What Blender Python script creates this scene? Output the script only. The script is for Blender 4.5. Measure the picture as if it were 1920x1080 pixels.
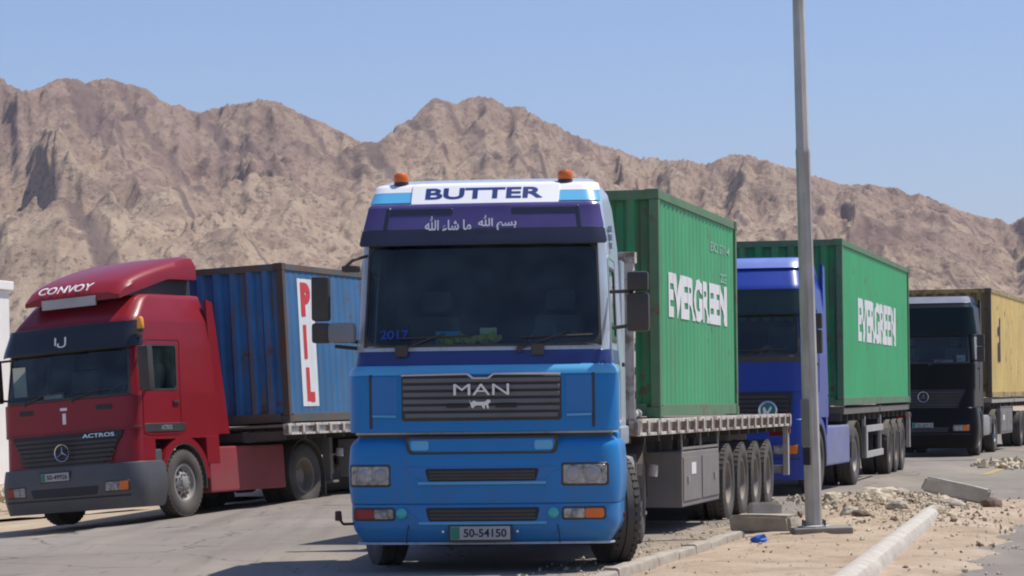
import bpy, bmesh, math, random
import numpy as np
from mathutils import Vector, Matrix, Euler
from mathutils import noise as mnoise
R = math.radians
random.seed(7)
for o in list(bpy.data.objects): bpy.data.objects.remove(o)
sc = bpy.context.scene
COL = sc.collection

# ------------------------------------------------------------------ camera, sky, sun, exposure
cam_d = bpy.data.cameras.new('camera'); cam = bpy.data.objects.new('camera', cam_d); COL.objects.link(cam)
cam_d.sensor_width = 36; cam_d.lens = 97.5; cam_d.shift_y = 0.1055
cam_d.clip_start = 0.5; cam_d.clip_end = 12000
cam.location = (0, 0, 1.65); cam.rotation_euler = (R(90), R(0.7), 0)
cam_d.dof.use_dof = False; cam_d.dof.focus_distance = 17.0; cam_d.dof.aperture_fstop = 11
sc.camera = cam
SUN = Vector((0.44, 0.15, 1.0)).normalized()
w = bpy.data.worlds.new('World'); sc.world = w; w.use_nodes = True
nt = w.node_tree; bg = nt.nodes['Background']
sky = nt.nodes.new('ShaderNodeTexSky'); sky.sky_type = 'NISHITA'; sky.sun_disc = False
sky.sun_elevation = math.asin(SUN.z); sky.sun_rotation = math.atan2(SUN.x, SUN.y)
sky.altitude = 300; sky.air_density = 1.0; sky.dust_density = 1.0; sky.ozone_density = 9.0
tint = nt.nodes.new('ShaderNodeMix'); tint.data_type = 'RGBA'; tint.blend_type = 'MULTIPLY'; tint.inputs[0].default_value = 1; tint.inputs[7].default_value = (1.04, .945, .985, 1)
nt.links.new(sky.outputs[0], tint.inputs[6]); nt.links.new(tint.outputs[2], bg.inputs[0]); bg.inputs[1].default_value = 0.10
sl = bpy.data.lights.new('sun', 'SUN'); sl.energy = 3.6; sl.angle = R(0.53); sl.color = (1.0, 0.955, 0.89)
so = bpy.data.objects.new('sun', sl); COL.objects.link(so)
so.rotation_euler = SUN.to_track_quat('Z', 'Y').to_euler()
vs = sc.view_settings; sc.display_settings.display_device = 'sRGB'
vs.view_transform = 'Standard'; vs.look = 'None'; vs.gamma = 1; vs.use_curve_mapping = False; vs.exposure = 0.45
sc.cycles.filter_width = 2.0
sc.cycles.max_bounces = 8; sc.cycles.transparent_max_bounces = 16
sc.cycles.sample_clamp_indirect = 6

# ------------------------------------------------------------------ materials
MATS = {}
def hexn(r, g, b):
    f = lambda c: (c/12.92 if c <= .04045 else ((c+.055)/1.055)**2.4)
    return (f(r/255), f(g/255), f(b/255))
def mat(name, col, rough=.5, metal=0, dust=0.0, dustcol=(.36, .29, .21), nscale=3.0, var=.12, coat=0, bump=0, bscale=30, streak=0, rust=0, spec=.5, dust_low=0):
    """procedural principled paint: base colour with noise variation, dust film, vertical streaks, rust patches"""
    if name in MATS: return MATS[name]
    m = bpy.data.materials.new(name); m.use_nodes = True; t = m.node_tree; N = t.nodes; L = t.links
    b = N['Principled BSDF']; b.inputs['Roughness'].default_value = rough; b.inputs['Metallic'].default_value = metal
    b.inputs['Coat Weight'].default_value = coat; b.inputs['Coat Roughness'].default_value = .12
    b.inputs['Specular IOR Level'].default_value = spec
    tc = N.new('ShaderNodeTexCoord')
    n1 = N.new('ShaderNodeTexNoise'); n1.inputs['Scale'].default_value = nscale; n1.inputs['Detail'].default_value = 7
    L.new(tc.outputs['Object'], n1.inputs['Vector'])
    r1 = N.new('ShaderNodeMapRange'); r1.inputs['From Min'].default_value = .3; r1.inputs['From Max'].default_value = .7
    r1.inputs['To Min'].default_value = 1-var; r1.inputs['To Max'].default_value = 1+var
    L.new(n1.outputs['Fac'], r1.inputs['Value'])
    mul = N.new('ShaderNodeVectorMath'); mul.operation = 'SCALE'; mul.inputs[0].default_value = col[:3]
    L.new(r1.outputs[0], mul.inputs['Scale'])
    cur = mul.outputs[0]
    def mixin(fac, color):
        nonlocal cur
        mx = N.new('ShaderNodeMix'); mx.data_type = 'RGBA'; mx.inputs[7].default_value = (*color, 1)
        L.new(fac, mx.inputs[0]); L.new(cur, mx.inputs[6]); cur = mx.outputs[2]
    if streak:
        mp = N.new('ShaderNodeMapping'); mp.inputs['Scale'].default_value = (9, 9, .5)
        n2 = N.new('ShaderNodeTexNoise'); n2.inputs['Scale'].default_value = 1.6; n2.inputs['Detail'].default_value = 6
        L.new(tc.outputs['Object'], mp.inputs[0]); L.new(mp.outputs[0], n2.inputs['Vector'])
        r2 = N.new('ShaderNodeMapRange'); r2.inputs['From Min'].default_value = .50; r2.inputs['From Max'].default_value = .66; r2.inputs['To Max'].default_value = streak
        L.new(n2.outputs['Fac'], r2.inputs['Value']); mixin(r2.outputs[0], (.16, .12, .08))
    if rust:
        n3 = N.new('ShaderNodeTexNoise'); n3.inputs['Scale'].default_value = 2.3; n3.inputs['Detail'].default_value = 10; n3.inputs['Roughness'].default_value = .7
        L.new(tc.outputs['Object'], n3.inputs['Vector'])
        r3 = N.new('ShaderNodeMapRange'); r3.inputs['From Min'].default_value = .62-rust*.15; r3.inputs['From Max'].default_value = .68-rust*.12; r3.inputs['To Max'].default_value = .85
        L.new(n3.outputs['Fac'], r3.inputs['Value']); mixin(r3.outputs[0], (.13, .06, .03))
    if dust:
        n4 = N.new('ShaderNodeTexNoise'); n4.inputs['Scale'].default_value = 1.1; n4.inputs['Detail'].default_value = 8; n4.inputs['Roughness'].default_value = .65
        L.new(tc.outputs['Object'], n4.inputs['Vector'])
        r4 = N.new('ShaderNodeMapRange'); r4.inputs['From Min'].default_value = .3; r4.inputs['From Max'].default_value = .8
        r4.inputs['To Min'].default_value = dust*.35; r4.inputs['To Max'].default_value = dust*1.5
        L.new(n4.outputs['Fac'], r4.inputs['Value'])
        f = r4.outputs[0]
        if dust_low:      # road dust is thicker low down on the bodywork
            g = N.new('ShaderNodeNewGeometry'); sx = N.new('ShaderNodeSeparateXYZ'); L.new(g.outputs['Position'], sx.inputs[0])
            r5 = N.new('ShaderNodeMapRange'); r5.inputs['From Min'].default_value = .2; r5.inputs['From Max'].default_value = 1.5; r5.inputs['To Min'].default_value = dust_low; r5.inputs['To Max'].default_value = 0
            L.new(sx.outputs[2], r5.inputs['Value'])
            ad = N.new('ShaderNodeMath'); ad.operation = 'ADD'; ad.use_clamp = True; L.new(f, ad.inputs[0]); L.new(r5.outputs[0], ad.inputs[1]); f = ad.outputs[0]
        mixin(f, dustcol)
        rr = N.new('ShaderNodeMapRange'); rr.inputs['To Min'].default_value = rough; rr.inputs['To Max'].default_value = .9
        L.new(f, rr.inputs['Value']); L.new(rr.outputs[0], b.inputs['Roughness'])
    L.new(cur, b.inputs['Base Color'])
    if bump:
        n5 = N.new('ShaderNodeTexNoise'); n5.inputs['Scale'].default_value = bscale; n5.inputs['Detail'].default_value = 5
        L.new(tc.outputs['Object'], n5.inputs['Vector'])
        bp = N.new('ShaderNodeBump'); bp.inputs['Strength'].default_value = bump; bp.inputs['Distance'].default_value = .02
        L.new(n5.outputs['Fac'], bp.inputs['Height']); L.new(bp.outputs[0], b.inputs['Normal'])
    MATS[name] = m; return m
def glass(name, tint, refl=1.0, haze=.05, hazecol=(.2, .22, .22)):
    if name in MATS: return MATS[name]
    m = bpy.data.materials.new(name); m.use_nodes = True; t = m.node_tree; N = t.nodes; L = t.links
    N.remove(N['Principled BSDF']); out = N['Material Output']
    tr = N.new('ShaderNodeBsdfTransparent'); tr.inputs[0].default_value = (*tint, 1)
    gl = N.new('ShaderNodeBsdfGlossy'); gl.inputs['Roughness'].default_value = .03
    df = N.new('ShaderNodeBsdfDiffuse'); df.inputs[0].default_value = (*hazecol, 1)
    fr = N.new('ShaderNodeFresnel'); fr.inputs[0].default_value = 1.5
    ml = N.new('ShaderNodeMath'); ml.operation = 'MULTIPLY'; ml.inputs[1].default_value = refl; L.new(fr.outputs[0], ml.inputs[0])
    nz = N.new('ShaderNodeTexNoise'); nz.inputs['Scale'].default_value = 2.5; nz.inputs['Detail'].default_value = 6
    tc = N.new('ShaderNodeTexCoord'); L.new(tc.outputs['Object'], nz.inputs['Vector'])
    mr = N.new('ShaderNodeMapRange'); mr.inputs['From Min'].default_value = .35; mr.inputs['From Max'].default_value = .75; mr.inputs['To Max'].default_value = haze*2
    L.new(nz.outputs['Fac'], mr.inputs['Value'])
    m1 = N.new('ShaderNodeMixShader'); L.new(mr.outputs[0], m1.inputs[0]); L.new(tr.outputs[0], m1.inputs[1]); L.new(df.outputs[0], m1.inputs[2])
    m2 = N.new('ShaderNodeMixShader'); L.new(ml.outputs[0], m2.inputs[0]); L.new(m1.outputs[0], m2.inputs[1]); L.new(gl.outputs[0], m2.inputs[2])
    L.new(m2.outputs[0], out.inputs[0]); MATS[name] = m; return m

RUBBER = mat('rubber', (.02, .02, .021), .8, dust=.42, nscale=5, dustcol=(.2, .17, .14))
BLACK = mat('black_plastic', (.018, .018, .02), .5, dust=.12)
DARK = mat('dark_metal', (.035, .034, .034), .65, dust=.25)
CHASSIS = mat('chassis', (.03, .028, .028), .75, dust=.2)
STEEL = mat('steel', (.42, .42, .43), .4, .7, dust=.3)
CHROME = mat('chrome', (.62, .63, .66), .18, .95, dust=.06)
RIM = mat('wheel_rim', (.34, .34, .34), .5, .3, dust=.35)
RIMT = mat('trailer_rim', (.20, .19, .18), .6, .2, dust=.5, nscale=7, var=.3)
RIMD = mat('dusty_rim', (.17, .155, .13), .7, .1, dust=.5)
INTERIOR = mat('interior', (.022, .026, .03), .8)
SEATM = mat('seat_cloth', (.07, .09, .085), .9)
GLASS = glass('windscreen_glass', (.72, .82, .85), 1.2, .10, (.14, .20, .23))
LAMPG = mat('lamp_glass', (.30, .30, .29), .15, .3, dust=.10, nscale=16, var=.7)
ORANGE = mat('amber_plastic', (.75, .16, .02), .3)
REDP = mat('red_plastic', (.33, .02, .015), .35)
WHITE = mat('white_print', (.78, .78, .76), .55, var=.06, dust=.06)
PLATEG = mat('plate_green', (.02, .22, .13), .5)
PLATEW = mat('plate_white', (.42, .43, .44), .5, dust=.15)
INK = mat('ink', (.02, .02, .03), .6)
WORN = mat('worn_white_paint', (.62, .59, .54), .7, nscale=6, var=.25, rust=.75, dust=.25, streak=.5)
GREYBOX = mat('grey_box_paint', (.16, .16, .165), .6, dust=.3, streak=.4)

# ------------------------------------------------------------------ object helpers
def add_mesh(name, v, f, m, parent=None, smooth=False, bevel=0):
    me = bpy.data.meshes.new(name); me.from_pydata([tuple(a) for a in v], [], f); me.update()
    if bevel:
        bm = bmesh.new(); bm.from_mesh(me)
        ed = [e for e in bm.edges if len(e.link_faces) == 2 and e.calc_face_angle(0) > R(35)]
        bmesh.ops.bevel(bm, geom=ed, offset=bevel, segments=2, profile=.6, affect='EDGES', clamp_overlap=True)
        bm.to_mesh(me); bm.free()
    if smooth:
        me.shade_smooth() if hasattr(me, 'shade_smooth') else None
        try: me.set_sharp_from_angle(angle=R(35))
        except Exception: pass
    if m: me.materials.append(m)
    o = bpy.data.objects.new(name, me); COL.objects.link(o)
    if parent: o.parent = parent
    return o
def link_copy(src, parent, loc=None, rot=None, scale=None, name=None):
    o = bpy.data.objects.new(name or src.name.split('.')[0], src.data); COL.objects.link(o)
    if parent: o.parent = parent
    if loc: o.location = loc
    if rot: o.rotation_euler = rot
    if scale: o.scale = scale
    return o
def thing(name, label, cat, loc=(0, 0, 0), rot=(0, 0, 0), group=None):
    o = bpy.data.objects.new(name, None); COL.objects.link(o); o.empty_display_size = .3
    o.location = loc; o.rotation_euler = rot; tag(o, label, cat, group); return o
def tag(o, label, cat, group=None, kind=None):
    o['label'] = label; o['category'] = cat
    if group: o['group'] = group
    if kind: o['kind'] = kind
    return o
def struct(o, kind='structure'): o['kind'] = kind; return o

class B:
    """collects solids of ONE part, then build() makes one mesh"""
    def __init__(s): s.v = []; s.f = []
    def add(s, v, f):
        k = len(s.v); s.v += [tuple(a) for a in v]; s.f += [tuple(i+k for i in q) for q in f]; return s
    def box(s, x0, x1, y0, y1, z0, z1, M=None):
        v = [(x, y, z) for x in (x0, x1) for y in (y0, y1) for z in (z0, z1)]
        if M: v = [M @ Vector(a) for a in v]
        return s.add(v, [(0, 1, 3, 2), (4, 6, 7, 5), (0, 4, 5, 1), (2, 3, 7, 6), (0, 2, 6, 4), (1, 5, 7, 3)])
    def tube(s, p0, p1, r0, r1=None, n=12, caps=True):
        r1 = r0 if r1 is None else r1
        p0 = Vector(p0); p1 = Vector(p1); d = (p1-p0).normalized()
        a = d.orthogonal().normalized(); b = d.cross(a)
        v = []
        for p, r in ((p0, r0), (p1, r1)):
            for i in range(n):
                t = 2*math.pi*i/n; v.append(p+a*math.cos(t)*r+b*math.sin(t)*r)
        f = [(i, (i+1) % n, n+(i+1) % n, n+i) for i in range(n)]
        if caps: f += [tuple(range(n))[::-1], tuple(range(n, 2*n))]
        return s.add(v, f)
    def path(s, pts, r, n=8):
        for a, b in zip(pts, pts[1:]): s.tube(a, b, r, n=n)
        return s
    def lathe(s, prof, axis='x', n=28, c=(0, 0, 0), seg=None):
        """prof: (along, radius) pairs, closed by the caller if wanted"""
        v = []; m = len(prof)
        for i in range(n):
            t = 2*math.pi*i/n
            for a, r in prof:
                p = (a, r*math.cos(t), r*math.sin(t)) if axis == 'x' else ((r*math.cos(t), a, r*math.sin(t)) if axis == 'y' else (r*math.cos(t), r*math.sin(t), a))
                v.append((p[0]+c[0], p[1]+c[1], p[2]+c[2]))
        f = [(i*m+j, ((i+1) % n)*m+j, ((i+1) % n)*m+j+1, i*m+j+1) for i in range(n) for j in range(m-1)]
        return s.add(v, f)
    def prism(s, poly, x0, x1, axis='x'):
        """poly in (y,z) extruded along x (or (x,z) along y)"""
        n = len(poly)
        mk = (lambda a, p: (a, p[0], p[1])) if axis == 'x' else ((lambda a, p: (p[0], a, p[1])) if axis == 'y' else (lambda a, p: (p[0], p[1], a)))
        v = [mk(x0, p) for p in poly]+[mk(x1, p) for p in poly]
        f = [(i, (i+1) % n, n+(i+1) % n, n+i) for i in range(n)]+[tuple(range(n))[::-1], tuple(range(n, 2*n))]
        return s.add(v, f)
    def build(s, name, m, parent=None, smooth=False, bevel=0, fix=True):
        o = add_mesh(name, s.v, s.f, None, parent, False, 0)
        bm = bmesh.new(); bm.from_mesh(o.data)
        if fix: bmesh.ops.recalc_face_normals(bm, faces=bm.faces)
        if bevel:
            ed = [e for e in bm.edges if len(e.link_faces) == 2 and e.calc_face_angle(0) > R(35)]
            bmesh.ops.bevel(bm, geom=ed, offset=bevel, segments=2, profile=.6, affect='EDGES', clamp_overlap=True)
        bm.to_mesh(o.data); bm.free()
        if smooth:
            o.data.polygons.foreach_set('use_smooth', [True]*len(o.data.polygons))
            try: o.data.set_sharp_from_angle(angle=R(38))
            except Exception: pass
        o.data.materials.append(m); return o

def text_geo(s, wd, h, bold=0.0, cuts=None):
    """letters as flat mesh, centred, stretched to wd x h: returns verts [(x,z)], faces"""
    c = bpy.data.curves.new('txt', 'FONT'); c.body = s; c.size = 1; c.offset = bold; c.resolution_u = 4
    o = bpy.data.objects.new('txt', c); COL.objects.link(o)
    bpy.context.view_layer.update()
    me = bpy.data.meshes.new_from_object(o.evaluated_get(bpy.context.evaluated_depsgraph_get()))
    bpy.data.objects.remove(o); bpy.data.curves.remove(c)
    bm = bmesh.new(); bm.from_mesh(me); bpy.data.meshes.remove(me)
    xs = [v.co.x for v in bm.verts]; ys = [v.co.y for v in bm.verts]
    x0, x1, y0, y1 = min(xs), max(xs), min(ys), max(ys)
    for v in bm.verts:
        v.co = Vector(((v.co.x-(x0+x1)/2)/(x1-x0)*wd, (v.co.y-(y0+y1)/2)/(y1-y0)*h, 0))
    for cx in (cuts or []):
        if -wd/2 < cx < wd/2:
            bmesh.ops.bisect_plane(bm, geom=list(bm.verts)+list(bm.edges)+list(bm.faces), plane_co=(cx, 0, 0), plane_no=(1, 0, 0))
    bm.verts.index_update()
    V = [(v.co.x, v.co.y) for v in bm.verts]; F = [[v.index for v in f.verts] for f in bm.faces]
    bm.free(); return V, F
def text_obj(name, s, wd, h, fn, m, parent, bold=0.0, cuts=None, th=.004):
    """th thick letters; fn(x, z, out) -> local point"""
    V, F = text_geo(s, wd, h, bold, cuts)
    v = [fn(x, z, th) for x, z in V]
    return add_mesh(name, v, F, m, parent)

# ------------------------------------------------------------------ ground shape
def sstep(a, b, x):
    t = min(1, max(0, (x-a)/(b-a))); return t*t*(3-2*t)
def gz(X, Y):
    far = sstep(33, 39, Y)
    z = 0.0
    if X < -3: z -= .08*min(7.0, -3-X)*far
    z += 0
    z += (.4*sstep(54, 120, Y))*(1 if X < -3 else 0)*sstep(-3, -6, X)*0 
    return z
def bilinear(x, y): return gz(x, y)

# ------------------------------------------------------------------ mountains
SKY_PTS = [(-900, 250), (-600, 120), (-300, 95), (0, 138), (22, 158), (58, 170), (92, 158), (115, 148), (140, 147), (165, 155), (190, 148), (208, 144), (228, 152), (250, 158), (275, 162), (300, 178), (325, 198),
           (345, 196), (370, 210), (395, 208), (430, 197), (465, 191), (490, 186), (520, 190), (548, 202), (590, 222), (640, 246), (690, 266), (715, 266), (745, 243), (775, 225), (800, 198), (822, 182), (845, 186), (862, 196),
           (890, 182), (918, 178), (940, 186), (955, 198), (985, 201), (1010, 215), (1050, 235), (1090, 254), (1130, 270), (1160, 280), (1200, 294), (1240, 299), (1290, 301), (1330, 308), (1355, 296), (1385, 288), (1420, 294),
           (1460, 304), (1500, 318), (1540, 332), (1580, 347), (1640, 344), (1680, 350), (1710, 362), (1745, 366), (1780, 384), (1815, 397), (1850, 408), (1880, 410), (1900, 422), (1920, 408), (1960, 395), (2050, 420), (2200, 470), (2500, 500), (2800, 520)]
def build_mountains():
    rng = np.random.RandomState(3)
    def lattice(ix, iy, seed):
        h = (ix.astype(np.int64)*374761393+iy.astype(np.int64)*668265263+seed*2147483647) & 0xffffffff
        h = ((h ^ (h >> 13))*1274126177) & 0xffffffff
        return ((h ^ (h >> 16)) & 0xffff)/32768.0-1
    def vn(x, y, seed):
        ix = np.floor(x); iy = np.floor(y); fx = x-ix; fy = y-iy
        ux = fx*fx*fx*(fx*(fx*6-15)+10); uy = fy*fy*fy*(fy*(fy*6-15)+10)
        ix = ix.astype(np.int64); iy = iy.astype(np.int64)
        a = lattice(ix, iy, seed); b = lattice(ix+1, iy, seed); c = lattice(ix, iy+1, seed); d = lattice(ix+1, iy+1, seed)
        return (a*(1-ux)+b*ux)*(1-uy)+(c*(1-ux)+d*ux)*uy
    def ridged(x, y, octs, seed):
        s = 0; amp = 1; tot = 0; wgt = 1
        for o in range(octs):
            n = (1-np.abs(vn(x, y, seed+o)))**2*wgt; wgt = np.clip(n*1.6, 0, 1)
            s = s+n*amp; tot += amp; amp *= .55; x, y = (x*.8-y*.6)*2.03+11.3, (x*.6+y*.8)*2.03+5.1
        return s/tot
    def fbm(x, y, octs, seed):
        s = 0; amp = 1; tot = 0
        for o in range(octs):
            s = s+vn(x, y, seed+o)*amp; tot += amp; amp *= .5; x, y = (x*.8-y*.6)*2.01+3.7, (x*.6+y*.8)*2.01+9.2
        return s/tot
    nc, nr = 1500, 340
    px = np.linspace(-900, 2800, nc)
    P = np.array(SKY_PTS, float)
    yl = np.interp(px, P[:, 0], P[:, 1])
    yl = yl+5*fbm(px/13., px*0+.5, 3, 201)+4*fbm(px/38., px*0+3.5, 2, 205)
    horizon = 742-(px-960)*.0122
    e = (horizon-yl)/5200.0+0.0             # tangent of the skyline's elevation
    a = (px-960)/5200.0
    Y0 = 800.0; Yc = 1600.0
    t = np.linspace(0, 1.2, nr)
    Y = Y0+(Yc-Y0)*t
    A, YY = np.meshgrid(a, Y); X = A*YY
    T = (YY-Y0)/(Yc-Y0); g = np.clip(T, 0, 1)
    k = np.ones(121); k /= k.sum(); es = np.convolve(np.pad(e, 60, mode='edge'), k, 'valid')
    amp = (es*Yc)[None, :]
    S = T*230.0                              # distance up the slope, on the scale of the relief
    wx = X+26*fbm(X/110, S/110, 4, 50)+7*fbm(X/30, S/30, 3, 55); ws = S+26*fbm(X/110+7, S/110+3, 4, 60)+7*fbm(X/30+9, S/30, 3, 65)
    def rot(d): c_, s_ = math.cos(R(d)), math.sin(R(d)); return wx*c_+ws*s_, -wx*s_+ws*c_
    p1, q1 = rot(-38); p2, q2 = rot(50)
    big = ridged(p1/190+2.3, q1/75+.7, 5, 110); big2 = ridged(p2/150, q2/70, 5, 15)
    mid = ridged(p1/60+4, q1/26, 5, 20); mid2 = ridged(p2/48, q2/24, 5, 25)
    crag = ridged(wx/17, ws/13, 5, 40); fine = fbm(wx/5.5, ws/4.5, 4, 30)
    env = np.clip(g*4.0, 0, 1)
    base = np.where(T > 1, 1-(T-1)*3.2, g**.92)
    W = np.clip(fbm(X/150, S/150, 3, 90)*1.6+.5, 0, 1)
    Z = amp*base*.9+env*((big-.5)*W*30+(big2-.5)*(1-W)*26+(mid-.5)*W*11+(mid2-.5)*(1-W)*10+(crag-.5)*5.5+fine*2.4)
    Z = Z+amp*.10*np.exp(-((T-.22)/.10)**2)*(1+fbm(X/90, S/90, 3, 77))
    for it, wdw in enumerate((121, 31, 5)):
        ang = Z/YY; mx = ang.max(axis=0); fac = e/np.maximum(mx, 1e-4)
        fs = np.convolve(np.pad(fac, wdw//2, mode='edge'), np.ones(wdw)/wdw, 'valid')
        Z = Z*(1+(fs[None, :]-1)*np.clip(g*1.2, 0, 1)) if it else Z*fs[None, :]
    Z = Z+1.65*np.clip(g*4, 0, 1)
    Z[0, :] = -3
    v = np.stack([X, YY, Z], -1).reshape(-1, 3)
    idx = np.arange(nc*nr).reshape(nr, nc)
    q = np.stack([idx[:-1, :-1], idx[:-1, 1:], idx[1:, 1:], idx[1:, :-1]], -1).reshape(-1, 4)
    me = bpy.data.meshes.new('mountains')
    me.vertices.add(len(v)); me.vertices.foreach_set('co', v.astype(np.float32).ravel())
    me.loops.add(len(q)*4); me.loops.foreach_set('vertex_index', q.astype(np.int32).ravel())
    me.polygons.add(len(q)); me.polygons.foreach_set('loop_start', np.arange(0, len(q)*4, 4, dtype=np.int32))
    me.update(calc_edges=True); me.validate()
    o = bpy.data.objects.new('mountains', me); COL.objects.link(o); struct(o); me.shade_smooth()
    m = bpy.data.materials.new('desert_rock'); m.use_nodes = True; t_ = m.node_tree; N = t_.nodes; L = t_.links
    b = N['Principled BSDF']; b.inputs['Roughness'].default_value = .95; b.inputs['Specular IOR Level'].default_value = .1
    tc = N.new('ShaderNodeTexCoord')
    def noise(scale, det=8, rough=.6, sc3=None, dist=0):
        n = N.new('ShaderNodeTexNoise'); n.inputs['Scale'].default_value = scale; n.inputs['Detail'].default_value = det; n.inputs['Roughness'].default_value = rough; n.inputs['Distortion'].default_value = dist
        if sc3:
            mp = N.new('ShaderNodeMapping'); mp.inputs['Scale'].default_value = sc3; mp.inputs['Rotation'].default_value = (0, R(35), R(20)); L.new(tc.outputs['Object'], mp.inputs[0]); L.new(mp.outputs[0], n.inputs['Vector'])
        else: L.new(mq.outputs[0], n.inputs['Vector'])
        return n.outputs['Fac']
    mq = N.new('ShaderNodeMapping'); mq.inputs['Scale'].default_value = (1, .30, 1); L.new(tc.outputs['Object'], mq.inputs[0])
    def dyke(dx, dy, width, seed, patch):
        a_ = N.new('ShaderNodeVectorMath'); a_.operation = 'DOT_PRODUCT'; a_.inputs[1].default_value = (dy/3.64*.011, dx/3.64*.011, 0)
        b__ = N.new('ShaderNodeVectorMath'); b__.operation = 'DOT_PRODUCT'; b__.inputs[1].default_value = (dx/3.64*.0012, -dy/3.64*.0012, .002)
        for q in (a_, b__): L.new(tc.outputs['Object'], q.inputs[0])
        cb = N.new('ShaderNodeCombineXYZ'); L.new(a_.outputs['Value'], cb.inputs[0]); L.new(b__.outputs['Value'], cb.inputs[1]); cb.inputs[2].default_value = seed
        n = N.new('ShaderNodeTexNoise'); n.inputs['Scale'].default_value = 1; n.inputs['Detail'].default_value = 7; n.inputs['Roughness'].default_value = .45; L.new(cb.outputs[0], n.inputs['Vector'])
        s_ = N.new('ShaderNodeMath'); s_.operation = 'SUBTRACT'; s_.inputs[1].default_value = .5; L.new(n.outputs['Fac'], s_.inputs[0])
        ab = N.new('ShaderNodeMath'); ab.operation = 'ABSOLUTE'; L.new(s_.outputs[0], ab.inputs[0])
        m1_ = mask(ab.outputs[0], width, width*.35, .75)
        m2_ = mask(noise(.004, 4, .5), patch, patch+.08, 1)
        mm_ = N.new('ShaderNodeMath'); mm_.operation = 'MULTIPLY'; L.new(m1_, mm_.inputs[0]); L.new(m2_, mm_.inputs[1]); return mm_.outputs[0]
    def mask(f, lo, hi, top):
        r = N.new('ShaderNodeMapRange'); r.inputs['From Min'].default_value = lo; r.inputs['From Max'].default_value = hi; r.inputs['To Max'].default_value = top; L.new(f, r.inputs['Value']); return r.outputs[0]
    def ramp(fac, stops):
        r = N.new('ShaderNodeValToRGB'); L.new(fac, r.inputs[0]); el = r.color_ramp.elements
        while len(el) < len(stops): el.new(.5)
        for q_, (p, c) in zip(el, stops): q_.position = p; q_.color = (*c, 1)
        return r.outputs[0]
    def mix(f, c1, c2):
        x = N.new('ShaderNodeMix'); x.data_type = 'RGBA'
        L.new(f, x.inputs[0]); L.new(c1, x.inputs[6])
        if isinstance(c2, tuple): x.inputs[7].default_value = (*c2, 1)
        else: L.new(c2, x.inputs[7])
        return x.outputs[2]
    c = ramp(noise(.012, 9, .62), [(.36, (.44, .31, .225)), (.5, (.55, .41, .285)), (.64, (.64, .50, .335))])
    c2 = ramp(noise(.05, 9, .7), [(.38, (.30, .205, .16)), (.5, (.51, .38, .275)), (.62, (.66, .53, .37))])
    x = N.new('ShaderNodeMix'); x.data_type = 'RGBA'; x.inputs[0].default_value = .5; L.new(c, x.inputs[6]); L.new(c2, x.inputs[7]); c = x.outputs[2]
    # dark dykes and varnished patches
    def mask(f, lo, hi, top):
        r = N.new('ShaderNodeMapRange'); r.inputs['From Min'].default_value = lo; r.inputs['From Max'].default_value = hi; r.inputs['To Max'].default_value = top; L.new(f, r.inputs['Value']); return r.outputs[0]
    c = mix(mask(noise(.006, 6, .6), .50, .60, .5), c, (.29, .175, .15))
    c = mix(mask(noise(.006, 8, .6, (6, 1, 1.0), .6), .60, .68, .55), c, (.16, .12, .11))
    c = mix(mask(noise(.13, 5, .75), .52, .61, .62), c, (.22, .15, .12))
    c = mix(mask(noise(.34, 3, .7), .54, .64, .70), c, (.14, .10, .09))
    c = mix(mask(noise(.07, 6, .75), .52, .63, .5), c, (.60, .46, .31))
    c = mix(dyke(1, 3.5, .020, 1.3, .40), c, (.17, .12, .115))
    c = mix(dyke(-1, 3.5, .012, 7.7, .5), c, (.20, .13, .12))
    # height: redder, darker summits
    sx = N.new('ShaderNodeSeparateXYZ'); L.new(tc.outputs['Object'], sx.inputs[0])
    hh = N.new('ShaderNodeMapRange'); hh.inputs['From Min'].default_value = 85; hh.inputs['From Max'].default_value = 175; hh.inputs['To Max'].default_value = .5; L.new(sx.outputs[2], hh.inputs['Value'])
    c = mix(hh.outputs[0], c, (.24, .155, .13))
    L.new(c, b.inputs['Base Color'])
    bp = N.new('ShaderNodeBump'); bp.inputs['Strength'].default_value = .9; bp.inputs['Distance'].default_value = 4.0; L.new(noise(.22, 8, .8), bp.inputs['Height']); L.new(bp.outputs[0], b.inputs['Normal'])
    me.materials.append(m)
build_mountains()

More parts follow.
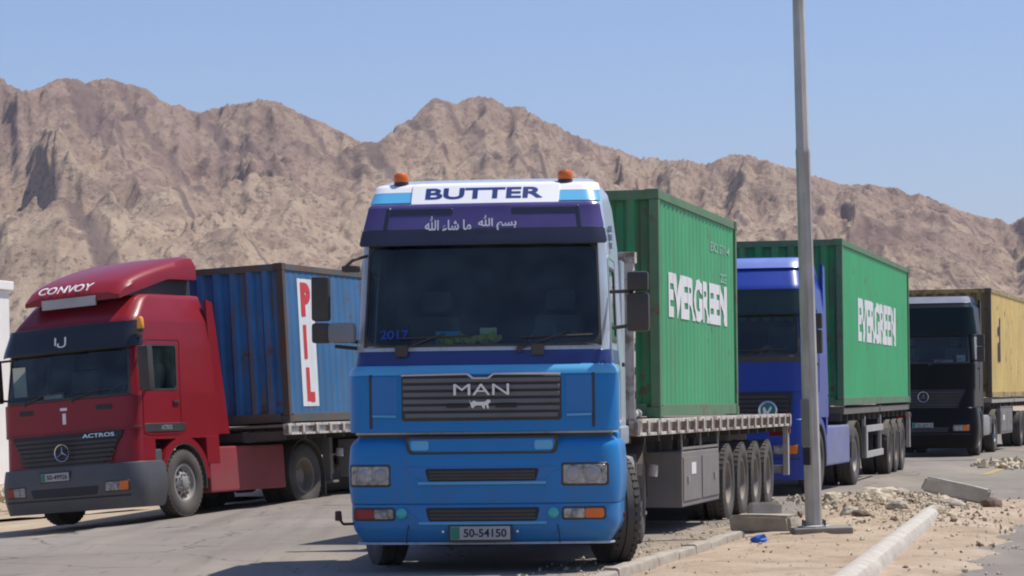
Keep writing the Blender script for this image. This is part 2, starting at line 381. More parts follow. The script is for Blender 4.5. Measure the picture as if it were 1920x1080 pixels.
# ------------------------------------------------------------------ ground sheets
def ground_mat(name, stops, scale, spots, bump, bscale, big=None, rough=.95, streaks=None, cracks=False):
    m = bpy.data.materials.new(name); m.use_nodes = True; t_ = m.node_tree; N = t_.nodes; L = t_.links
    b = N['Principled BSDF']; b.inputs['Roughness'].default_value = rough; b.inputs['Specular IOR Level'].default_value = .2
    tc = N.new('ShaderNodeTexCoord')
    def nz(s, d=8, r=.6):
        n = N.new('ShaderNodeTexNoise'); n.inputs['Scale'].default_value = s; n.inputs['Detail'].default_value = d; n.inputs['Roughness'].default_value = r
        L.new(tc.outputs['Object'], n.inputs['Vector']); return n.outputs['Fac']
    r = N.new('ShaderNodeValToRGB'); L.new(nz(scale), r.inputs[0]); el = r.color_ramp.elements
    while len(el) < len(stops): el.new(.5)
    for q, (p, c) in zip(el, stops): q.position = p; q.color = (*c, 1)
    cur = r.outputs[0]
    for s, lo, hi, top, c in spots:
        mr = N.new('ShaderNodeMapRange'); mr.inputs['From Min'].default_value = lo; mr.inputs['From Max'].default_value = hi; mr.inputs['To Max'].default_value = top; L.new(nz(s, 8, .7), mr.inputs['Value'])
        x = N.new('ShaderNodeMix'); x.data_type = 'RGBA'; L.new(mr.outputs[0], x.inputs[0]); L.new(cur, x.inputs[6]); x.inputs[7].default_value = (*c, 1); cur = x.outputs[2]
    if cracks:
        w_ = N.new('ShaderNodeTexNoise'); w_.inputs['Scale'].default_value = 1.3; w_.inputs['Detail'].default_value = 6; L.new(tc.outputs['Object'], w_.inputs['Vector'])
        va = N.new('ShaderNodeVectorMath'); va.operation = 'MULTIPLY_ADD'; va.inputs[1].default_value = (.9, .9, 0); L.new(w_.outputs['Color'], va.inputs[0]); L.new(tc.outputs['Object'], va.inputs[2])
        vo_ = N.new('ShaderNodeTexVoronoi'); vo_.feature = 'DISTANCE_TO_EDGE'; vo_.inputs['Scale'].default_value = .33; L.new(va.outputs[0], vo_.inputs['Vector'])
        mr = N.new('ShaderNodeMapRange'); mr.inputs['From Min'].default_value = .009; mr.inputs['From Max'].default_value = .002; mr.inputs['To Max'].default_value = .7; L.new(vo_.outputs['Distance'], mr.inputs['Value'])
        x = N.new('ShaderNodeMix'); x.data_type = 'RGBA'; L.new(mr.outputs[0], x.inputs[0]); L.new(cur, x.inputs[6]); x.inputs[7].default_value = (.06, .052, .045, 1); cur = x.outputs[2]
    for (sx, sy, lo, hi, top, c) in (streaks or []):      # tyre-worn bands and dragged dirt along the road
        mp = N.new('ShaderNodeMapping'); mp.inputs['Rotation'].default_value = (0, 0, R(13.5)); mp.inputs['Scale'].default_value = (sx, sy, 1)
        n = N.new('ShaderNodeTexNoise'); n.inputs['Scale'].default_value = 1; n.inputs['Detail'].default_value = 6; L.new(tc.outputs['Object'], mp.inputs[0]); L.new(mp.outputs[0], n.inputs['Vector'])
        mr = N.new('ShaderNodeMapRange'); mr.inputs['From Min'].default_value = lo; mr.inputs['From Max'].default_value = hi; mr.inputs['To Max'].default_value = top; L.new(n.outputs['Fac'], mr.inputs['Value'])
        x = N.new('ShaderNodeMix'); x.data_type = 'RGBA'; L.new(mr.outputs[0], x.inputs[0]); L.new(cur, x.inputs[6]); x.inputs[7].default_value = (*c, 1); cur = x.outputs[2]
    L.new(cur, b.inputs['Base Color'])
    bp = N.new('ShaderNodeBump'); bp.inputs['Strength'].default_value = bump; bp.inputs['Distance'].default_value = .03; L.new(nz(bscale, 10, .7), bp.inputs['Height']); L.new(bp.outputs[0], b.inputs['Normal'])
    return m
SAND = ground_mat('sand', [(.3, (.33, .25, .17)), (.5, (.42, .33, .23)), (.7, (.50, .41, .30))], .35, [(3.0, .56, .7, .5, (.25, .19, .13)), (14, .58, .7, .5, (.2, .16, .12)), (.12, .5, .7, .4, (.37, .25, .17))], .8, 12)
DIRT = ground_mat('median_dirt', [(.3, (.34, .25, .17)), (.5, (.44, .335, .235)), (.7, (.52, .42, .31))], .8, [(4.0, .55, .68, .6, (.22, .15, .10)), (16, .6, .7, .6, (.18, .14, .11)), (1.1, .55, .7, .5, (.45, .38, .29))], .9, 18)
GUT = ground_mat('gutter_dirt', [(.3, (.25, .20, .15)), (.5, (.33, .27, .20)), (.7, (.40, .33, .25))], 1.6, [(6.0, .52, .66, .6, (.17, .13, .10)), (20, .56, .7, .6, (.48, .42, .33))], .9, 22)
ASPH = ground_mat('asphalt', [(.3, (.205, .178, .150)), (.5, (.245, .215, .182)), (.7, (.285, .250, .212))], .25, [(2.2, .55, .75, .5, (.31, .265, .215)), (.6, .60, .72, .40, (.17, .15, .13)), (40, .55, .75, .4, (.12, .11, .10))], .35, 60, rough=.9, cracks=True, streaks=[(1.4, .05, .52, .66, .45, (.14, .125, .11)), (.9, .08, .55, .70, .45, (.36, .30, .23)), (8, .6, .60, .72, .5, (.10, .09, .085))])

def grid_sheet(name, xs, ys, zf, m, keep=None):
    v = [(x, y, zf(x, y)) for y in ys for x in xs]; n = len(xs)
    f = []
    for j in range(len(ys)-1):
        for i in range(n-1):
            if keep and not keep((xs[i]+xs[i+1])/2, (ys[j]+ys[j+1])/2): continue
            f.append((j*n+i, j*n+i+1, (j+1)*n+i+1, (j+1)*n+i))
    o = add_mesh(name, v, f, m, None, False); 
    o.data.polygons.foreach_set('use_smooth', [True]*len(o.data.polygons)); return o
def lin(a, b, st):
    n = max(1, int(round((b-a)/st))); return [a+(b-a)*i/n for i in range(n+1)]
nv = lambda x, y, s: mnoise.noise(Vector((x*s, y*s, 3.1)))
# near desert ground, wide sheet out to the mountains
xs = [-4000, -1500, -600, -250, -120, -70]+lin(-50, 50, 2)+[70, 120, 250, 600, 1500, 4000]
ys = [-300, -100, -30, 0, 10]+lin(16, 80, 2)+[100, 140, 200, 300, 420, 700, 1200, 2500, 6000]
def base_z(x, y):
    z = gz(x, y)-.03
    if y > 150: z -= min(3, (y-150)*.01)
    return z
struct(grid_sheet('desert_ground', xs, ys, base_z, SAND))
# road direction
RD = (math.sin(R(13.5)), math.cos(R(13.5)))
def road_pt(s, t): return (s*RD[1]+t*RD[0], -s*RD[0]+t*RD[1])      # s across (to the right), t along
def to_st(x, y): return (x*RD[1]-y*RD[0], x*RD[0]+y*RD[1])
def strip_sheet(name, s0f, s1f, t0, t1, nt_, ns, zoff, m, zextra=None):
    v = []; f = []
    for j in range(nt_+1):
        t = t0+(t1-t0)*j/nt_
        a, b = s0f(t), s1f(t)
        for i in range(ns+1):
            s = a+(b-a)*i/ns; x, y = road_pt(s, t)
            v.append((x, y, gz(x, y)+zoff+(zextra(s, t, i/ns) if zextra else 0)))
    for j in range(nt_):
        for i in range(ns):
            k = j*(ns+1)+i; f.append((k, k+1, k+ns+2, k+ns+1))
    o = add_mesh(name, v, f, m); o.data.polygons.foreach_set('use_smooth', [True]*len(o.data.polygons)); return o
KL = -4.95      # s of the kerb that borders the median on the truck side
KR = -3.12       # s of the kerb on the far side
jag = lambda t, k: .12*mnoise.noise(Vector((t*.9, k, 0)))+.05*mnoise.noise(Vector((t*4, k, 2)))
def left_edge(t):
    return -15.9+1.0*mnoise.noise(Vector((t*.08, 2, 0)))*0-max(0, 36-t)*1.2-(0 if t < 39 else 0)+jag(t, 5)*2.5
struct(strip_sheet('road', left_edge, lambda t: (KL+.05 if t < 41 else 20.0) , 5, 41, 120, 50, 0, ASPH))
struct(strip_sheet('road', left_edge, lambda t: 22.0, 41, 160, 130, 50, 0, ASPH)).name = 'far_road'
struct(strip_sheet('road', lambda t: KR+1.0+jag(t, 9)*3+max(0, t-34)*.05, lambda t: 24.0, 5, 41, 110, 30, 0, ASPH)).name = 'side_road'
# median dirt with mounds
def mound(x, y):
    def g_(cx, cy, rx, ry, h): return h*math.exp(-((x-cx)/rx)**2-((y-cy)/ry)**2)
    z = g_(5.0, 37.0, 1.1, 2.2, .24)+g_(3.7, 39.0, .9, 1.4, .10)+g_(2.6, 35, .6, 1.5, .05)
    return z+.02*nv(x, y, 3)+.012*nv(x, y, 9)+.03*(nv(x, y, 1.1))
def med_z(s, t, q):
    x, y = road_pt(s, t); edge = min(1, q*8, (1-q)*8, (42.5-t)/1.5 if t > 41 else 1)
    return (.035+mound(x, y))*max(0, edge)-.01*(1-max(0, min(1, edge)))
struct(strip_sheet('median_strip', lambda t: KL+.02+jag(t, 1), lambda t: KR+1.25+jag(t, 9)*3+max(0, t-34)*.05, 14, 42.5, 230, 46, .006, DIRT, med_z))
struct(strip_sheet('dirt_shoulder', lambda t: KL-.75+.35*mnoise.noise(Vector((t*.7, 4, 1)))+jag(t, 12)*2, lambda t: KL+.1, 14, 34, 120, 8, .005, GUT))
def med_ground(x, y):
    return gz(x, y)+.041+mound(x, y)

# sand bank and loose stones beyond the red truck
struct(strip_sheet('sand_verge', lambda t: -40, lambda t: -13.2-.10*(t-45)+jag(t, 3)*3-3.0*0, 47, 130, 50, 60, .02, SAND,
       lambda s, t, q: (.42*sstep(47, 52, t)+.12*nv(s, t, .7)+.05*nv(s, t, 2.5))*min(1, (1-q)*14)))

hb_ = bpy.data.meshes.new('haze'); HX, HY0, HY1, HZ0, HZ1 = 4100, -320, 6100, -30, 360
hb_.from_pydata([(x, y, z) for x in (-HX, HX) for y in (HY0, HY1) for z in (HZ0, HZ1)], [], [(0, 1, 3, 2), (4, 6, 7, 5), (0, 4, 5, 1), (2, 3, 7, 6), (0, 2, 6, 4), (1, 5, 7, 3)])
ho = bpy.data.objects.new('haze', hb_); COL.objects.link(ho); ho['kind'] = 'stuff'
hm = bpy.data.materials.new('haze_air'); hm.use_nodes = True; hn = hm.node_tree; hn.nodes.remove(hn.nodes['Principled BSDF'])
pv = hn.nodes.new('ShaderNodeVolumePrincipled'); pv.inputs['Color'].default_value = (.88, .90, 1.0, 1); pv.inputs['Density'].default_value = 0.00009; pv.inputs['Anisotropy'].default_value = 0.0
hn.links.new(pv.outputs[0], hn.nodes['Material Output'].inputs['Volume']); hb_.materials.append(hm)
ho['label'] = 'thin pale desert haze'

# ------------------------------------------------------------------ wheels (shared meshes)
def tyre_profile(wd, ro, ri):
    h = wd/2
    return [(-h*.72, ri), (-h*.92, ri+.03), (-h*1.02, (ro+ri)/2), (-h*.98, ro-.06), (-h*.86, ro-.015), (-h*.62, ro),
            (-h*.58, ro), (-h*.56, ro-.016), (-h*.48, ro-.016), (-h*.46, ro), (-h*.14, ro), (-h*.12, ro-.016), (-h*.04, ro-.016), (-h*.02, ro),
            (h*.02+.02, ro), (h*.04+.02, ro-.016), (h*.14, ro-.016), (h*.16, ro), (h*.46, ro), (h*.48, ro-.016), (h*.56, ro-.016), (h*.58, ro),
            (h*.62, ro), (h*.86, ro-.015), (h*.98, ro-.06), (h*1.02, (ro+ri)/2), (h*.92, ri+.03), (h*.72, ri)]
_proto = {}
def wheel(parent, x, y, z, side, kind='front', wd=.30, ro=.52, rimm=None):
    """side +1: outer face towards +x"""
    rimm = rimm or RIM
    key = (kind, wd, ro, rimm.name)
    if key not in _proto:
        ri = .29
        ty = B().lathe(tyre_profile(wd, ro, ri), n=40)
        for i in range(40):      # shoulder tread blocks
            a = 2*math.pi*i/40
            M = Matrix.Rotation(a, 4, 'X')
            for sx in (-1, 1):
                ty.box(sx*wd*.5*.62-.025, sx*wd*.5*.62+.035*1, -.026, .026, ro-.02, ro+.004, M)
        rm = B(); hw_ = wd/2
        if kind == 'front':    # dished outwards, flange, hand holes suggested by deep pockets, nuts
            rm.lathe([(hw_*.72, ri+.005), (hw_*.80, ri+.012), (hw_*.80, ri-.02), (hw_*.45, ri-.04), (hw_*.35, ri-.075), (hw_*.62, .165), (hw_*.66, .15), (hw_*.66, .10), (hw_*.95, .09), (hw_*1.02, .06), (hw_*1.02, 0.0)], n=32)
        else:
            rm.lathe([(hw_*.72, ri+.005), (hw_*.80, ri+.012), (hw_*.80, ri-.02), (-hw_*.2, ri-.05), (-hw_*.45, .18), (-hw_*.45, .13), (hw_*.15, .12), (hw_*.25, .08), (hw_*.25, 0.0)], n=32)
        rm.lathe([(-hw_*.72, ri+.005), (-hw_*.6, ri-.03), (-hw_*.5, .1), (-hw_*.5, 0)], n=24)
        nuts = B(); holes = B()
        bx = hw_*.66 if kind == 'front' else -hw_*.45
        for i in range(10):
            a = 2*math.pi*i/10
            nuts.tube((bx-.005, .125*math.cos(a)*1.05, .125*math.sin(a)*1.05), (bx+.035, .125*math.cos(a)*1.05, .125*math.sin(a)*1.05), .017, .014, n=6)
            a += math.pi/10
            if kind == 'front':
                c_ = (hw_*.50, .19*math.cos(a), .19*math.sin(a)); holes.tube((c_[0]-.03, c_[1], c_[2]), (c_[0]+.022, c_[1]*1.0, c_[2]*1.0), .026, n=10)
        tm = ty.build('tyre', RUBBER, smooth=True); r_ = rm.build('rim', rimm, smooth=True); n_ = nuts.build('wheel_nuts', rimm)
        h_ = holes.build('rim_holes', CHASSIS) if kind == 'front' else None
        dat = [tm.data, r_.data, n_.data, h_.data if h_ else None]
        for o in (tm, r_, n_, h_):
            if o: bpy.data.objects.remove(o)
        _proto[key] = dat
    d = _proto[key]
    e = bpy.data.objects.new('wheel', d[0]); COL.objects.link(e); e.parent = parent
    e.location = (x, y, z); e.rotation_euler = (random.uniform(0, 6), 0, 0 if side > 0 else math.pi)
    if side < 0: e.rotation_euler = (0, 0, math.pi)
    for nm, dd in (('rim', d[1]), ('wheel_nuts', d[2]), ('rim_holes', d[3])):
        if dd:
            c = bpy.data.objects.new(nm, dd); COL.objects.link(c); c.parent = e
    return e

# ------------------------------------------------------------------ cab surface
class Cab:
    """outer skin: front face (slightly bowed), rounded corners, flat flanks; x right, y back, z up"""
    def __init__(s, hw, y0, rc, bow, root):
        s.hwp, s.y0p, s.rc, s.bow, s.root = hw, y0, rc, bow, root
    def _i(s, tab, z): return float(np.interp(z, [a for a, b in tab], [b for a, b in tab]))
    def hw(s, z): return s._i(s.hwp, z)
    def y0(s, z): return s._i(s.y0p, z)
    def P(s, u, z, off=0.0):
        hw = s.hw(z); rc = s.rc; fl = hw-rc; sg = 1 if u >= 0 else -1; a = abs(u)
        if a <= 1: x = fl*a; y = s.bow*(a*a); nx, ny = s.bow*2*a/fl*.5, -1
        elif a <= 2:
            t = (a-1)*math.pi/2; x = fl+rc*math.sin(t); y = s.bow+rc*(1-math.cos(t)); nx, ny = math.sin(t), -math.cos(t)
        else: x = hw; y = s.bow+rc+(a-2); nx, ny = 1, 0
        l = math.hypot(nx, ny); nx /= l; ny /= l
        return Vector((sg*(x+nx*off), s.y0(z)+y+ny*off, z))
    def u(s, x, z): # front param of a given x
        hw = s.hw(z); fl = hw-s.rc; a = abs(x); sg = 1 if x >= 0 else -1
        if a <= fl: return sg*a/fl
        return sg*(1+math.asin(min(1, (a-fl)/s.rc))/(math.pi/2))
    def uy(s, y, z): return 2+(y-s.y0(z)-s.bow-s.rc)
    def dens(s, a, z):
        a = abs(a); return (s.hw(z)-s.rc) if a < 1 else (s.rc*math.pi/2 if a < 2 else 1.0)
    def us(s, u0, u1):
        out = {u0, u1}
        for k in range(-10, 11):
            if u0 < k/10 < u1: out.add(k/10)
        for k in range(0, 9):
            for g in (1, -1):
                q = g*(1+k/8)
                if u0 < q < u1: out.add(q)
        for k in range(1, 16):
            for g in (1, -1):
                q = g*(2+k*.2)
                if u0 < q < u1: out.add(q)
        return sorted(out)
    def shell(s, name, m, z0, z1, u0=-4, u1=4, holes=(), zs=(), extra_u=(), cap=False, off=0.0, yback=None):
        zl = sorted(set([z0, z1]+[z for z in zs if z0 < z < z1]+[z0+(z1-z0)*i/10 for i in range(11)]+[h for H in holes for h in H[2:4]]))
        ul = sorted(set(s.us(u0, u1)+[h for H in holes for h in H[:2]]+list(extra_u)))
        V = []
        for z in zl:
            for u in ul:
                p = s.P(u, z, off)
                if yback is not None and abs(u) >= 2 and p.y > yback: p.y = yback
                V.append(p)
        n = len(ul); F = []
        for j in range(len(zl)-1):
            for i in range(n-1):
                uc = (ul[i]+ul[i+1])/2; zc = (zl[j]+zl[j+1])/2
                if any(h[0] < uc < h[1] and h[2] < zc < h[3] for h in holes): continue
                F.append((j*n+i, j*n+i+1, (j+1)*n+i+1, (j+1)*n+i))
        if yback is not None:     # back wall
            k = len(V); 
            for j in range(len(zl)-1): F.append((j*n, (j+1)*n, (j+1)*n+n-1, j*n+n-1))
        if cap:
            j = len(zl)-1
            for i in range(n//2): F.append((j*n+i, j*n+i+1, j*n+n-2-i, j*n+n-1-i))
        o = add_mesh(name, V, F, m, s.root)
        bm = bmesh.new(); bm.from_mesh(o.data); bmesh.ops.remove_doubles(bm, verts=bm.verts, dist=1e-4); bmesh.ops.dissolve_degenerate(bm, edges=bm.edges, dist=1e-5)
        bm.to_mesh(o.data); bm.free()
        o.data.polygons.foreach_set('use_smooth', [True]*len(o.data.polygons))
        try: o.data.set_sharp_from_angle(angle=R(42))
        except Exception: pass
        return o
    def panel(s, name, m, u0, u1, z0, z1, off=.01, th=.03, r=.03, parent=None, chamf=.006, taper=0, nz=None, smooth=True, taper_top=0):
        """solid curved panel following the skin; off may be a function of z"""
        of = off if callable(off) else (lambda z: off)
        rows = [z0, z1]
        nz = nz or max(2, int((z1-z0)/.12)+1)
        rows += [z0+(z1-z0)*i/nz for i in range(nz+1)]
        if r > 0:
            for i in range(5):
                q = r*(1-math.cos(i*math.pi/8)); rows += [z0+q, z1-q]
        rows = sorted(set(round(z, 5) for z in rows if z0-1e-6 <= z <= z1+1e-6))
        base = s.us(u0, u1)
        if len(base) < 6: base = [u0+(u1-u0)*i/6 for i in range(7)]
        fr = [(q-u0)/(u1-u0) for q in base]; n = len(fr)
        def ext(z):
            d = 0
            if r > 0:
                if z < z0+r: d = r-math.sqrt(max(0, r*r-(z0+r-z)**2))
                elif z > z1-r: d = r-math.sqrt(max(0, r*r-(z-z1+r)**2))
            f = (z-z0)/(z1-z0); d += taper*(1-f)+taper_top*f
            return u0+d/s.dens(u0, z), u1-d/s.dens(u1, z)
        V = []; F = []
        for z in rows:
            a, b = ext(z)
            for q in fr: V.append(s.P(a+(b-a)*q, z, of(z)))
        m_ = len(rows)
        for j in range(m_-1):
            for i in range(n-1): F.append((j*n+i, j*n+i+1, (j+1)*n+i+1, (j+1)*n+i))
        # border loops: chamfer then back
        loop = [(0, i) for i in range(n)]+[(j, n-1) for j in range(1, m_)]+[(m_-1, i) for i in range(n-2, -1, -1)]+[(j, 0) for j in range(m_-2, 0, -1)]
        prev = [j*n+i for j, i in loop]
        for dz, ex in ((chamf, chamf), (th, chamf)):
            cur = []
            for j, i in loop:
                z = rows[j]; a, b = ext(z); uu = a+(b-a)*fr[i]
                e0 = -ex/s.dens(u0, z) if i == 0 else (ex/s.dens(u1, z) if i == n-1 else 0)
                zz = z+(-ex if j == 0 else (ex if j == m_-1 else 0))
                V.append(s.P(uu+e0, zz, of(z)-dz)); cur.append(len(V)-1)
            L_ = len(loop)
            for k in range(L_): F.append((prev[k], prev[(k+1) % L_], cur[(k+1) % L_], cur[k]))
            prev = cur
        o = add_mesh(name, V, F, m, parent or s.root)
        if smooth:
            o.data.polygons.foreach_set('use_smooth', [True]*len(o.data.polygons))
            try: o.data.set_sharp_from_angle(angle=R(30))
            except Exception: pass
        return o
    def frame(s, name, m, u0, u1, z0, z1, wd, r, off=.012, th=.02, parent=None, r_out=0.0):
        """flat ring round an opening: outer rectangle, inner rounded"""
        def outline(dx, rr, n=7):
            pts = []
            for (cu, cz, a0) in ((u1, z0, -90), (u1, z1, 0), (u0, z1, 90), (u0, z0, 180)):
                su = 1 if cu == u1 else -1; sz = 1 if cz == z1 else -1
                for i in range(n):
                    a = R(a0+90*i/(n-1))
                    du = -su*(rr+dx)+rr*math.cos(a); dz = -sz*(rr+dx)+rr*math.sin(a)
                    z = cz+dz; pts.append((cu+du/s.dens(cu, z), z))
            # straight runs subdivided so the ring follows the bowed skin
            res = []
            for i in range(len(pts)):
                p, q = pts[i], pts[(i+1) % len(pts)]; res.append(p)
                if (i+1) % n == 0:
                    for k in range(1, 10): res.append((p[0]+(q[0]-p[0])*k/10, p[1]+(q[1]-p[1])*k/10))
            return res
        o1 = outline(0, r_out); o2 = outline(wd, r); N_ = len(o1); V = []; F = []
        for ring, of in ((o1, off-th), (o1, off), (o2, off), (o2, off-th)):
            for a, z in ring: V.append(s.P(a, z, of))
        for k in range(3):
            for i in range(N_): F.append((k*N_+i, k*N_+(i+1) % N_, (k+1)*N_+(i+1) % N_, (k+1)*N_+i))
        return add_mesh(name, V, F, m, parent or s.root)
    def text(s, name, txt, xc, zc, wd, h, m, off, parent=None, bold=0):
        return text_obj(name, txt, wd, h, lambda x, z, th: s.P(s.u(xc+x, zc+z), zc+z, off+th), m, parent or s.root, bold)

def star_emblem(root, x, y, z, r, m):
    b = B().lathe([(-.012, r*.9), (-.02, r), (0.01, r*1.03), (.012, r*.9), (-.012, r*.9)], axis='y', n=28, c=(x, y, z))
    for k in range(3):
        a = R(90+120*k); c, s_ = math.cos(a), math.sin(a); w_ = r*.13
        b.add([(x+c*r*.95, y-.01, z+s_*r*.95), (x-s_*w_-c*w_*.6, y-.01, z+c*w_-s_*w_*.6), (x+s_*w_-c*w_*.6, y-.01, z-c*w_-s_*w_*.6), (x, y-.03, z)], [(0, 1, 3), (0, 3, 2), (1, 2, 3), (0, 2, 1)])
    return b.build('star_emblem', m, root)
def plate(cab, x, z, wd=.52, h=.12, off=.03, digits='50-54150', parent=None, yflat=None):
    root = parent or cab.root
    y = cab.P(cab.u(x, z), z, off).y
    p = B().box(x-wd/2, x+wd/2, y-.012, y, z-h/2, z+h/2).build('licence_plate', PLATEW, root, bevel=.003)
    B().box(x-wd/2+.004, x-wd/2+.085, y-.016, y-.0125, z-h/2+.005, z+h/2-.005).build('green_band', PLATEG, p)
    text_obj('plate_lettering', digits, wd*.72, h*.62, lambda a, b_, th: (x+.045+a, y-.0125-th, z+b_), INK, p, bold=.02)
    B().box(x-wd/2-.02, x+wd/2+.02, y, y+.015, z-h/2-.02, z+h/2+.02).build('plate_holder', BLACK, root)
    return p

def headlamp(cab, x0, x1, z0, z1, off=.012, amber=None, amber_m=None, name='headlight', split=0):
    """housing recessed, reflector bowls, clear lens"""
    u0, u1 = cab.u(x0, (z0+z1)/2), cab.u(x1, (z0+z1)/2)
    h = cab.panel(name, BLACK, u0, u1, z0, z1, off=off, th=.05, r=.02)
    pad = .018
    segs = []
    a0, a1 = x0+pad, x1-pad
    if amber: 
        if amber > 0: segs = [(a0, a1-amber, LAMPG), (a1-amber+.008, a1, amber_m)]
        else: segs = [(a0-amber+.008, a1, LAMPG), (a0, a0-amber, amber_m)]
    else: segs = [(a0, a1, LAMPG)]
    for p0, p1, mm in segs:
        q0, q1 = cab.u(p0, (z0+z1)/2), cab.u(p1, (z0+z1)/2)
        cab.panel('lens' if mm is LAMPG else 'indicator', mm, q0, q1, z0+pad, z1-pad, off=off+.006, th=.01, r=.012, parent=h)
        if mm is LAMPG:
            nb = 2 if (p1-p0) > .2 else 1
            for k in range(nb):
                cx = p0+(p1-p0)*(k+.5)/nb; cz = (z0+z1)/2; rr = min((z1-z0)/2-pad-.008, (p1-p0)/nb/2-.01)
                y = cab.P(cab.u(cx, cz), cz, off+.009).y
                B().lathe([(-.004, rr), (-.008, rr*.86), (-.002, rr*.8), (-.006, rr*.4), (-.012, 0)], axis='y', n=18, c=(cx, y, cz)).build('reflector', STEEL, h, smooth=True)
    return h

def wiper(cab, xa, xb, z, parent=None, arm=.35):
    ya = cab.P(cab.u(xa, z), z, .03).y
    b = B(); zt = z+.10
    pb = cab.P(cab.u(xb, zt), zt, .03)
    b.tube((xa, ya-.01, z-.06), pb, .011, .007, n=6)
    pts = [cab.P(cab.u(xa+(xb-xa)*k/6*1.55, z+.05+.02*k/6), z+.05+.02*k/6, .02) for k in range(7)]
    b.path(pts, .010, n=5)
    B_ = B().tube((xa, ya-.03, z-.06), (xa, ya+.05, z-.06), .03, n=10)
    b.add(B_.v, B_.f)
    return b.build('wiper', BLACK, cab.root)

def seat(root, x, y, z, m):
    b = B()
    b.box(x-.25, x+.25, y-.28, y+.25, z, z+.16); 
    M = Matrix.Translation((x, y+.25, z+.14)) @ Matrix.Rotation(R(-10), 4, 'X')
    b.box(-.25, .25, -.02, .12, 0, .62, M); b.box(-.15, .15, -.01, .1, .66, .88, M)
    return b.build('seat', m, root, bevel=.05)
def interior(cab, zf, zt, yb, ws_z, wheel_side=1):
    root = cab.root; hw = cab.hw(zt)-.06; yf = cab.y0(ws_z)+cab.bow+.06
    b = B(); x = hw
    yft = cab.y0(zt)+cab.bow+cab.rc*.6
    # liner: floor, back, roof, side walls below the glass
    b.add([(-x, yf, zf), (x, yf, zf), (x, yb-.05, zf), (-x, yb-.05, zf)], [(0, 1, 2, 3)])
    b.add([(-x, yb-.05, zf), (x, yb-.05, zf), (x, yb-.05, zt), (-x, yb-.05, zt)], [(0, 1, 2, 3)])
    b.add([(-x, yft, zt), (x, yft, zt), (x, yb-.05, zt), (-x, yb-.05, zt)], [(0, 1, 2, 3)])
    for s_ in (-1, 1):
        b.add([(s_*x, yf+.2, zf), (s_*x, yb-.05, zf), (s_*x, yb-.05, ws_z-.02), (s_*x, yf+.2, ws_z-.02)], [(0, 1, 2, 3)])
        b.add([(s_*x, yf+1.15, ws_z), (s_*x, yb-.05, ws_z), (s_*x, yb-.05, zt), (s_*x, yf+1.15, zt)], [(0, 1, 2, 3)])
    b.build('cab_lining', INTERIOR, root, fix=False)
    d = B().box(-x, x, yf+.02, yf+.45, ws_z-.3, ws_z-.02).build('dashboard', INTERIOR, root, bevel=.04)
    for s_ in (-1, 1): seat(root, s_*.62, yf+1.0, zf+.35, SEATM)
    cx = .62*wheel_side
    sw = B(); M = Matrix.Translation((cx, yf+.52, ws_z+.02)) @ Matrix.Rotation(R(50), 4, 'X')
    rr = .23; pts = [M @ Vector((rr*math.cos(t), rr*math.sin(t), 0)) for t in [2*math.pi*k/20 for k in range(21)]]
    sw.path(pts, .016, n=6)
    for k in range(3):
        t = R(90+120*k); sw.tube(M @ Vector((0, 0, 0)), M @ Vector((rr*math.cos(t), rr*math.sin(t), 0)), .02, n=6)
    sw.tube(M @ Vector((0, 0, 0)), M @ Vector((0, -.0, -.35)), .035, n=8)
    sw.build('steering_wheel', mat('wheel_grip', (.06, .075, .08), .6), root)

def mirror(cab, side, x, y, parts, arms, m=BLACK, armm=None, mat_shell=None):
    """parts: list of (z0, z1, w, depth); arms: (p0, p1) list"""
    root = cab.root
    for p0, p1 in arms: eo = B().tube(p0, p1, .018, n=8).build('mirror_arm', armm or BLACK, root)
    for z0, z1, w_, d_ in parts:
        h = B().box(x-w_/2, x+w_/2, y-d_/2, y+d_/2, z0, z1).build('mirror', mat_shell or m, root, bevel=.03, smooth=True)
        B().box(x-w_/2+.02, x+w_/2-.02, y+d_/2+.001, y+d_/2+.006, z0+.03, z1-.03).build('mirror_glass', CHROME, h)
    return eo

